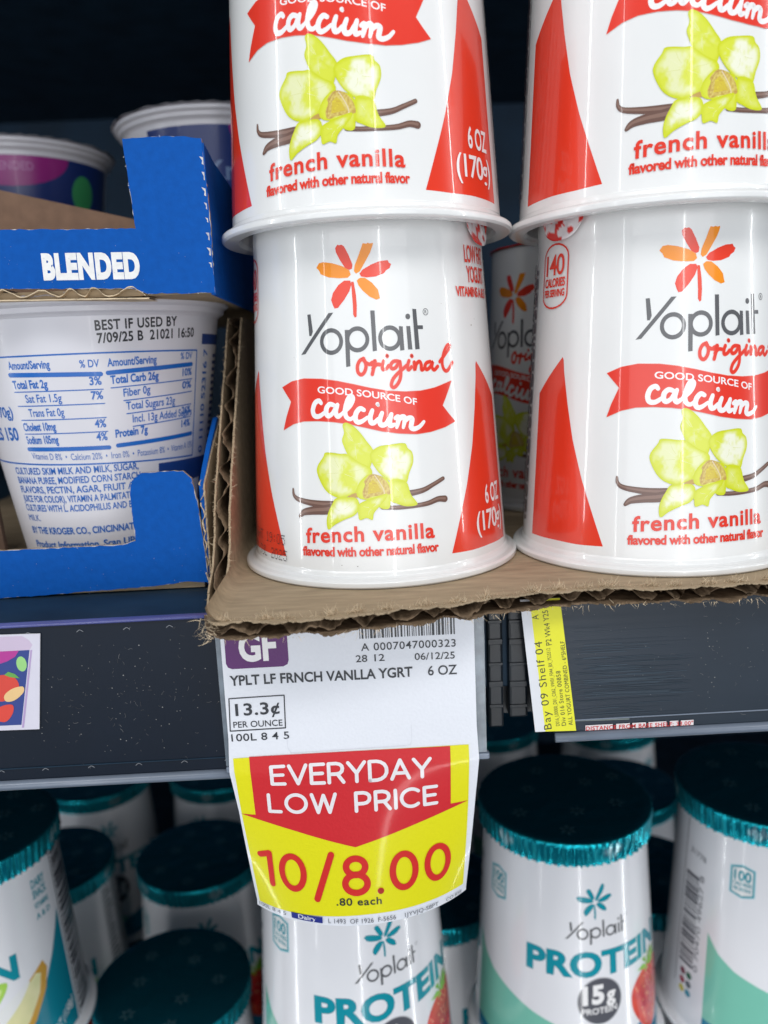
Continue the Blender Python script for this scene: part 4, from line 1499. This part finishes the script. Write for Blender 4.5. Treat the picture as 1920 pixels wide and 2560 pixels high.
def rail(name, label, x0, x1, z0, z1, y, seed, lipcol, specks, streaks=False):
    t = thing(name, label, "price rail", (0, 0, 0))
    A = Art(step=10000, h0=0.02, dh=0.0005)
    r = random.Random(seed)
    base = (0.003, 0.008, 0.018) if not streaks else (0.018, 0.028, 0.042)
    vx = x1 if x1 < 100 else 110
    ux = x0 if x0 > -100 else -105
    for _ in range(specks):
        x, z = r.uniform(ux, vx), r.uniform(z0 + 2, z1 - 1.5)
        if r.random() < 0.5:
            x = r.gauss(ux + 45, 16)
            z = r.gauss((z0 + z1) / 2 + 1, 6)
            if not (z0 + 2 < z < z1 - 2 and ux < x < vx):
                continue
        g = r.uniform(0.05, 0.3)
        if r.random() < 0.62:
            A.disc(x, z, r.uniform(0.06, 0.15), (g, g, g * 0.98), n=6)
        else:
            a = r.uniform(0, 3.14)
            l = r.uniform(0.3, 1.2)
            c = (x + l * math.cos(a) * 0.5 + r.uniform(-0.2, 0.2), z + l * math.sin(a) * 0.5 + r.uniform(-0.2, 0.2))
            A.stroke([(x, z), c, (x + l * math.cos(a), z + l * math.sin(a))], 0.05, (g * 0.7, g * 0.7, g * 0.7))
    if streaks:      # streaky reflection painted as lighter strokes on the face
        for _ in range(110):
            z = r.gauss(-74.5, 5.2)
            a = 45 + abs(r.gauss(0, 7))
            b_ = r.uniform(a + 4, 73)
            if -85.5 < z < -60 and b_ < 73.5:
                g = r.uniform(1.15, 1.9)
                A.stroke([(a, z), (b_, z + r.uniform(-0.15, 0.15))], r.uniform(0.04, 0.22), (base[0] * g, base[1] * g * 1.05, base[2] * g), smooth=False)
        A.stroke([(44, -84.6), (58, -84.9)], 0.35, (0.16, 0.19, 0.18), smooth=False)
    else:            # moulded snap tabs along both edges
        for k in range(-11, 2):
            for zz in (z1 - 1.6, z0 + 2.6):
                xx = k * 10.6 + 7 + r.uniform(-0.6, 0.6)
                A.stroke([(xx - 0.7, zz - 0.25), (xx, zz + 0.2), (xx + 0.7, zz - 0.2)], 0.14, (0.22, 0.23, 0.25))
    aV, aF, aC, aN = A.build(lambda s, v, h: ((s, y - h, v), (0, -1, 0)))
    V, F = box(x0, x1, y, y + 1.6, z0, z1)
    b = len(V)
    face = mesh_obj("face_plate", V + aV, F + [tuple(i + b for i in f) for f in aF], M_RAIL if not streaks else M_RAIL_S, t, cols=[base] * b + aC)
    # rounded top and bottom lips swept along x
    for nm, zc, hh, mm, yy in (("top_lip", z1 + 0.25, 0.55, lipcol, y + 0.6), ("bottom_lip", z0 - 0.9, 1.1, M_LIP, y - 0.3)):
        V, F = [], []
        k = 12
        for i, x in enumerate((x0, x1)):
            for j in range(k):
                a = 2 * math.pi * j / k
                V.append((x, yy + 1.3 * math.cos(a), zc + hh * math.sin(a)))
        for j in range(k):
            F.append((j, (j + 1) % k, k + (j + 1) % k, k + j))
        F.append(tuple(range(k))[::-1])
        F.append(tuple(range(k, 2 * k)))
        mesh_obj(nm, V, F, mm, t, smooth=True)
    # faint moulded groove
    V, F = box(x0, x1, y - 0.25, y - 0.02, z0 + 3.0, z0 + 3.25)
    mesh_obj("groove", V, F, M_LIP if streaks else M_SHELF, t)
    return t


def streak_rail():
    m = ink_mat("streaked_rail_plastic", rough=0.22, spec=0.32, bump=0.05, bscale=60, vary=0.1)
    nt = m.node_tree
    N, L = nt.nodes, nt.links
    p = N["Principled BSDF"]
    tc = N.new('ShaderNodeTexCoord')
    mp = N.new('ShaderNodeMapping')
    mp.inputs['Scale'].default_value = (6, 1, 900)
    w = N.new('ShaderNodeTexNoise')
    w.inputs['Scale'].default_value = 1.0
    w.inputs['Detail'].default_value = 4
    L.new(tc.outputs['Object'], mp.inputs[0])
    L.new(mp.outputs[0], w.inputs['Vector'])
    mr = N.new('ShaderNodeMapRange')
    mr.inputs[1].default_value = 0.35
    mr.inputs[2].default_value = 0.7
    mr.inputs[3].default_value = 0.30
    mr.inputs[4].default_value = 0.40
    L.new(w.outputs['Fac'], mr.inputs[0])
    L.new(mr.outputs[0], p.inputs['Roughness'])
    return m


M_RAIL_S = streak_rail()
rail("price_rail", "dark dusty plastic price rail running left from the hanging tag", -250, 19, -93.0, -55.6, 175.0, 5, M_LIPBLUE, 300)
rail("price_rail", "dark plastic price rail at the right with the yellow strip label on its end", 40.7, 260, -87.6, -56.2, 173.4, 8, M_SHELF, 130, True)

# the clear label holder behind the tag
t = thing("label_holder", "clear plastic label holder whose edge shows right of the price tag", "label holder")
V, F = box(-36, 24.6, 172.75, 173.35, -91.0, -56)
mesh_obj("clear_sleeve", V, F, M_CLEAR, t)
V, F = box(-36, 25.2, 172.2, 174.2, -92.6, -91.1)
add_bevel(mesh_obj("bottom_lip", V, F, M_LIP, t), 0.0003)
# black ribbed rail bracket in the gap
t = thing("rail_bracket", "black ribbed plastic bracket in the gap between the two price rails", "bracket")
V, F = box(25.8, 40.0, 180.2, 184, -85, -56)
mesh_obj("back_plate", V, F, M_BLACK, t)
for bxs in ((25.8, 29.4, 176.5, 180.0, -87, -57), (30.6, 35.0, 176.0, 180.0, -84.5, -57)):
    V, F = box(*bxs)
    arm = add_bevel(mesh_obj("arm", V, F, M_BLACK, t), 0.0006)
    for k in range(5):
        z = -61 - k * 5.2
        V, F = box(bxs[0] + 0.1, bxs[1] - 0.1, bxs[2] - 0.35, bxs[2] + 0.3, z, z + (1.4 if k % 2 else 0.8))
        add_bevel(mesh_obj("rib", V, F, M_BLACK, arm), 0.00015)


# ------------------------------------------------------------------ the price tag
def tag_surf(s, v, h):
    f = max(0.0, min(1.0, (-92 - v) / 38))
    k = (f ** 0.8) / 37.0
    if s < 0:
        k *= 0.96
    if k > 1e-6:
        x, yy, a = math.sin(k * s) / k, (1 - math.cos(k * s)) / k, k * s
    else:
        x, yy, a = s, 0, 0
    y = 172 - 4 * f + yy
    bulge = 0.25 * nz(s, v, 0.05, 2)
    n = Vector((math.sin(a), -math.cos(a), -0.10 * (1 if f > 0 else 0))).normalized()
    return ((-6.2 + x + n.x * h, y + n.y * h + bulge, v + n.z * h), tuple(n))


SF = {
    'E': (0.60, [[(0.6, 1), (0, 1), (0, 0), (0.6, 0)], [(0, .51), (.53, .51)]]),
    'V': (0.80, [[(0, 1), (.4, 0), (.8, 1)]]),
    'R': (0.68, [[(0, 0), (0, 1), (.36, 1), (.52, .95), (.62, .85), (.65, .72), (.62, .58), (.52, .48), (.36, .44), (0, .44)], [(.40, .44), (.68, 0)]]),
    'Y': (0.78, [[(0, 1), (.39, .43), (.78, 1)], [(.39, .43), (.39, 0)]]),
    'D': (0.80, [[(0, 0), (0, 1), (.33, 1), (.53, .95), (.70, .82), (.79, .64), (.80, .5), (.79, .36), (.70, .18), (.53, .05), (.33, 0), (0, 0)]]),
    'A': (0.82, [[(0, 0), (.41, 1), (.82, 0)], [(.14, .30), (.68, .30)]]),
    'L': (0.56, [[(0, 1), (0, 0), (.56, 0)]]),
    'O': (0.98, 'ell'), 'W': (1.14, [[(0, 1), (.29, 0), (.57, .95), (.85, 0), (1.14, 1)]]),
    'P': (0.66, [[(0, 0), (0, 1), (.36, 1), (.52, .95), (.63, .85), (.66, .70), (.63, .55), (.52, .44), (.36, .40), (0, .40)]]),
    'I': (0.0, [[(0, 1), (0, 0)]]),
    'C': (0.84, [[(.49 + .49 * math.cos(math.radians(a)), .5 + .5 * math.sin(math.radians(a))) for a in range(45, 320, 14)]]),
    '1': (0.30, [[(0.0, .90), (.30, 1.0), (.30, 0)]]),
    '0': (0.66, 'ell'),
    '8': (0.62, 'eight'),
    '/': (0.46, [[(0, -.22), (.46, 1.12)]]),
    '.': (0.0, [[(0, 0.0), (0.001, 0.0)]]),
    ' ': (0.42, []),
}


def stroke_text(A, s, x0, x1, y, h, w, col, gap=0.34, y1=None):
    tot = sum(SF[c][0] for c in s) + gap * (len(s) - 1)
    k = (x1 - x0) / tot
    x = x0
    for c in s:
        W, st = SF[c]
        yy = y if y1 is None else y + (y1 - y) * (x - x0) / (x1 - x0)
        if st == 'ell':
            A.ring(x + W * k / 2, yy + h / 2, W * k / 2, h / 2, w, col)
        elif st == 'eight':
            A.ring(x + W * k / 2, yy + h * 0.76, W * k * 0.43, h * 0.24, w, col)
            A.ring(x + W * k / 2, yy + h * 0.26, W * k * 0.5, h * 0.27, w, col)
        else:
            for p in st:
                A.stroke([(x + q[0] * k, yy + q[1] * h) for q in p], w, col, smooth=False)
        x += (W + gap) * k


t = thing("price_tag", "white shelf price tag with curling red and yellow EVERYDAY LOW PRICE flap", "price tag", (0, 0, 0))
A = Art(step=1.0, h0=0.0, dh=0.0012, vstep=2.0)
TW = (0.74, 0.755, 0.80)
TB = (0.025, 0.028, 0.035)
TYEL = (0.74, 0.70, 0.006)
TRED = (0.60, 0.022, 0.028)
edge_n = 60
outl = [(-28.5, -57.5), (28.4, -57.5), (28.5, -84), (28.9, -93), (28.6, -104), (28.3, -130.6), (-28.9, -131.4), (-28.6, -104), (-29.1, -93), (-28.6, -84)]
A.poly(outl, lambda x, y: TW, grid=1.6)
A.h += 0.04
# purple GF box
gf = [(-27.6, -58), (-13.6, -58), (-13.6, -65.6), (-13.9, -66.6), (-14.9, -67.1), (-26.4, -67.1), (-27.3, -66.7), (-27.7, -65.8)]
A.poly(gf, (0.095, 0.006, 0.125))
A.text("GF", (-24.6, -65.2), (-16.2, -65.2), 6.2, INKW, bold=0.04)
rnd = random.Random(21)
x = 2.6
while x < 24.0:
    w = rnd.choice((0.18, 0.18, 0.3, 0.42, 0.55))
    A.rect(x, -61.5, x + w, -57.0, TB)
    x += w + rnd.choice((0.2, 0.3, 0.42))
A.text("A 0007047000323", (2.8, -64.35), (24.2, -64.45), 1.75, TB, space=1.08, bold=0.008)
A.text("28", (1.5, -66.95), (4.1, -66.95), 1.6, TB, bold=0.008)
A.text("12", (5.7, -66.95), (8.0, -66.95), 1.6, TB, bold=0.008)
A.text("06/12/25", (14.8, -67.2), (23.9, -67.3), 1.6, TB, bold=0.008)
A.text("YPLT LF FRNCH VANLLA YGRT", (-27.2, -71.0), (14.2, -71.05), 2.25, TB, bold=0.024)
A.text("6 OZ", (17.7, -71.05), (24.3, -71.05), 2.2, TB, bold=0.012)
for a_, b_ in (((-27.7, -74.1), (-15.2, -74.0)), ((-15.2, -74.0), (-15.4, -81.9)), ((-15.4, -81.9), (-28.0, -81.95)), ((-28.0, -81.95), (-27.7, -74.1))):
    A.stroke([a_, b_], 0.27, TB, smooth=False)
A.text("13.3\u00a2", (-26.5, -78.3), (-16.4, -78.3), 2.75, TB, bold=0.02, space=1.05)
A.text("PER OUNCE", (-27.2, -81.2), (-16.0, -81.3), 1.45, TB, bold=0.008)
A.text("100L 8 4 5", (-27.9, -84.5), (-14.7, -84.6), 1.75, TB, bold=0.008, space=1.05)
tabp = catmull([(-15.2, -84.2), (-15.2, -86.6), (-14.6, -87.8), (-13.4, -88.1), (0, -88.0), (11.9, -87.8), (13.1, -87.2), (13.4, -86.2), (13.4, -82.9)], 4)
A.stroke(tabp, 0.10, (0.66, 0.67, 0.71), smooth=False)
A.h += 0.05
A.poly([(-27.9, -88.7), (26.5, -88.4), (26.7, -104), (26.8, -128.0), (14, -128.1), (1.4, -128.2), (-14, -128.9), (-27.6, -129.6), (-27.9, -104)], TYEL)
A.h += 0.06
A.poly([(-24.2, -88.5), (22.2, -88.5), (22.2, -103.9), (26.6, -104.0), (13, -107.6), (-0.9, -111.6), (-14.5, -107.8), (-28.0, -104.3), (-24.3, -104.2)], TRED)
A.h += 0.06
TT = (0.80, 0.76, 0.77)
stroke_text(A, "EVERYDAY", -19.4, 17.4, -95.8, 4.5, 0.85, TT, 0.24)
stroke_text(A, "LOW PRICE", -20.6, 18.7, -102.9, 4.3, 0.85, TT, 0.29)
A.h += 0.0
TR2 = (0.62, 0.025, 0.02)
stroke_text(A, "10/8.00", -24.6, 21.6, -122.6, 8.3, 1.55, TR2, 0.36)
A.text(".80 each", (-6.0, -125.7), (4.6, -125.8), 1.75, TB, bold=0.012, space=1.08)
A.text("100L 8 4 5", (-27.6, -130.5), (-19.2, -130.3), 0.95, (0.12, 0.12, 0.14))
A.rect(-17.6, -130.4, -9.6, -128.9, (0.02, 0.03, 0.22))
A.text("Dairy", (-15.8, -130.1), (-11.2, -130.1), 1.05, (0.65, 0.65, 0.7), bold=0.02)
A.text("L 1493  OF 1926  F-5656", (-8.2, -130.2), (7.8, -130.2), 1.1, (0.16, 0.16, 0.18))
A.text("1JYVJQ-S8PT", (10.0, -130.2), (18.9, -130.1), 1.0, (0.16, 0.16, 0.18))
A.text("CO 858", (21.2, -130.1), (26.2, -130.1), 0.9, (0.16, 0.16, 0.18))
# back side of the sheet, a hair behind
V, F, C, Nn = A.build(tag_surf)
Bk = Art(step=1.0, h0=-0.22, dh=0.0, vstep=2.0)
Bk.poly(outl, lambda x, y: TW, grid=1.6)
V2, F2, C2, N2 = Bk.build(tag_surf)
b_ = len(V)
mesh_obj("printed_sheet", V + V2, F + [tuple(i + b_ for i in f[::-1]) for f in F2], M_TAG, t, cols=C + C2, norms=Nn + [tuple(-q for q in n_) for n_ in N2])

# yellow strip label on the right rail
t = thing("strip_label", "yellow and white paper strip label reading Bay 09 Shelf 04 on the right rail's end", "strip label")
A = Art(step=1000, h0=0.1, dh=0.01)
A.poly([(32.8, -54.5), (35.95, -86.6), (38.3, -86.6), (34.95, -54.5)], (0.70, 0.71, 0.74))
A.poly([(34.95, -54.5), (38.3, -86.6), (45.5, -86.8), (41.8, -54.5)], (0.76, 0.74, 0.02))
K = (0.04, 0.04, 0.02)
A.text("Bay 09 Shelf 04", (39.8, -86.0), (37.65, -64.5), 1.75, K, rot90=True, space=1.15)
A.text("A", (37.0, -59.3), (36.9, -58.1), 1.5, K, rot90=True)
A.text("D016_L00000_D01_C062_VW01_F044_BX_7523312", (41.65, -85.3), (39.5, -66.2), 0.85, K, rot90=True)
A.text("P2 Wk4 Y25", (39.9, -65.5), (39.05, -57.2), 1.25, K, rot90=True)
A.text("Div 016 Store 00858", (43.15, -85.3), (41.8, -71.8), 1.0, K, rot90=True, space=1.1)
A.text("ALL YOGURT COMBINED - 6*SHELF", (44.7, -85.3), (42.75, -64.7), 0.95, K, rot90=True, space=1.05)
V, F, C, Nn = A.build(lambda s, v, h: ((s, 172.7 - h, v), (0, -1, 0)))
b_ = len(V)
V2, F2 = slab([(32.8, -54.5), (35.95, -86.6), (45.5, -86.8), (41.8, -54.5)], 172.66, 172.8)
mesh_obj("printed_paper", V + V2, F + [tuple(i + b_ for i in f) for f in F2], M_PAPER, t, cols=C + [(0.7, 0.7, 0.7)] * len(V2))

t = thing("distance_label", "thin white label with red capital lettering along the right rail's bottom edge", "label")
A = Art(step=1000, h0=0.1, dh=0.01)
for a_, b_ in ((47.8, 54.2), (55.0, 58.2), (58.8, 62.0), (62.6, 66.8), (67.6, 69.6), (70.2, 73.2)):
    A.rect(a_, -87.2, b_, -85.9, (0.72, 0.66, 0.66))
A.text("DISTANCE FROM BASE SHELF: 33.00\"", (47.9, -87.15), (73.1, -87.15), 0.95, (0.55, 0.03, 0.03), bold=0.02, space=1.1)
V, F, C, Nn = A.build(lambda s, v, h: ((s, 173.25 - h, v), (0, -1, 0)))
mesh_obj("printed_paper", V, F, M_PAPER, t, cols=C)

# small product picture card on the left rail
t = thing("product_card", "small white card picturing a blue strawberry yogurt cup, at the rail's left end", "card")
A = Art(step=1000, h0=0.1, dh=0.01)
A.poly([(-110, -56.6), (-75.4, -57.3), (-78.4, -80.2), (-112, -79.6)], (0.62, 0.60, 0.68))
A.poly([(-110, -57.4), (-79.5, -57.6), (-78.1, -58.6), (-77.4, -59.8), (-78.2, -61.0), (-111, -61.0)], (0.55, 0.45, 0.58))
A.poly([(-110, -61), (-78.2, -61.0), (-82.3, -78.9), (-110, -78.7)], (0.02, 0.045, 0.22))
A.poly([(-82.3, -79.6), (-78.0, -61.0), (-77.6, -61.0), (-81.8, -79.6)], (0.42, 0.30, 0.52))
A.poly([(-95, -61), (-80.6, -61.0), (-81.6, -62.4), (-83.5, -63.4), (-86.5, -64.3), (-95, -64.6)], (0.42, 0.03, 0.26))
A.disc(-80.4, -64.2, 1.15, (0.30, 0.60, 0.20), 1.8)
A.poly(rounded([(-88, -68), (-85.5, -66.6), (-82.6, -67.2), (-81.6, -69.3), (-82.8, -71.6), (-86, -73), (-89, -71.5)]), (0.62, 0.05, 0.03))
A.poly([(-84.6, -66.6), (-83.6, -65.9), (-82.2, -66.5), (-81.2, -67.6), (-82.4, -67.4), (-83.4, -67.2)], (0.12, 0.34, 0.06))
A.poly(rounded([(-85.2, -71.5), (-83.2, -70), (-80.8, -69.6), (-80.8, -71), (-83, -72.8), (-85, -73)]), (0.75, 0.50, 0.22))
A.poly(rounded([(-89, -76.5), (-86.5, -74.2), (-83.7, -73.9), (-83.9, -76), (-86, -78)]), (0.66, 0.05, 0.03))
V, F, C, Nn = A.build(lambda s, v, h: ((s, 174.6 - h, v), (0, -1, 0)))
b_ = len(V)
V2, F2 = slab([(-110, -56.6), (-75.4, -57.3), (-78.4, -80.2), (-112, -79.6)], 174.55, 174.8)
mesh_obj("printed_card", V + V2, F + [tuple(i + b_ for i in f) for f in F2], M_PAPER, t, cols=C + [(0.7, 0.7, 0.7)] * len(V2))
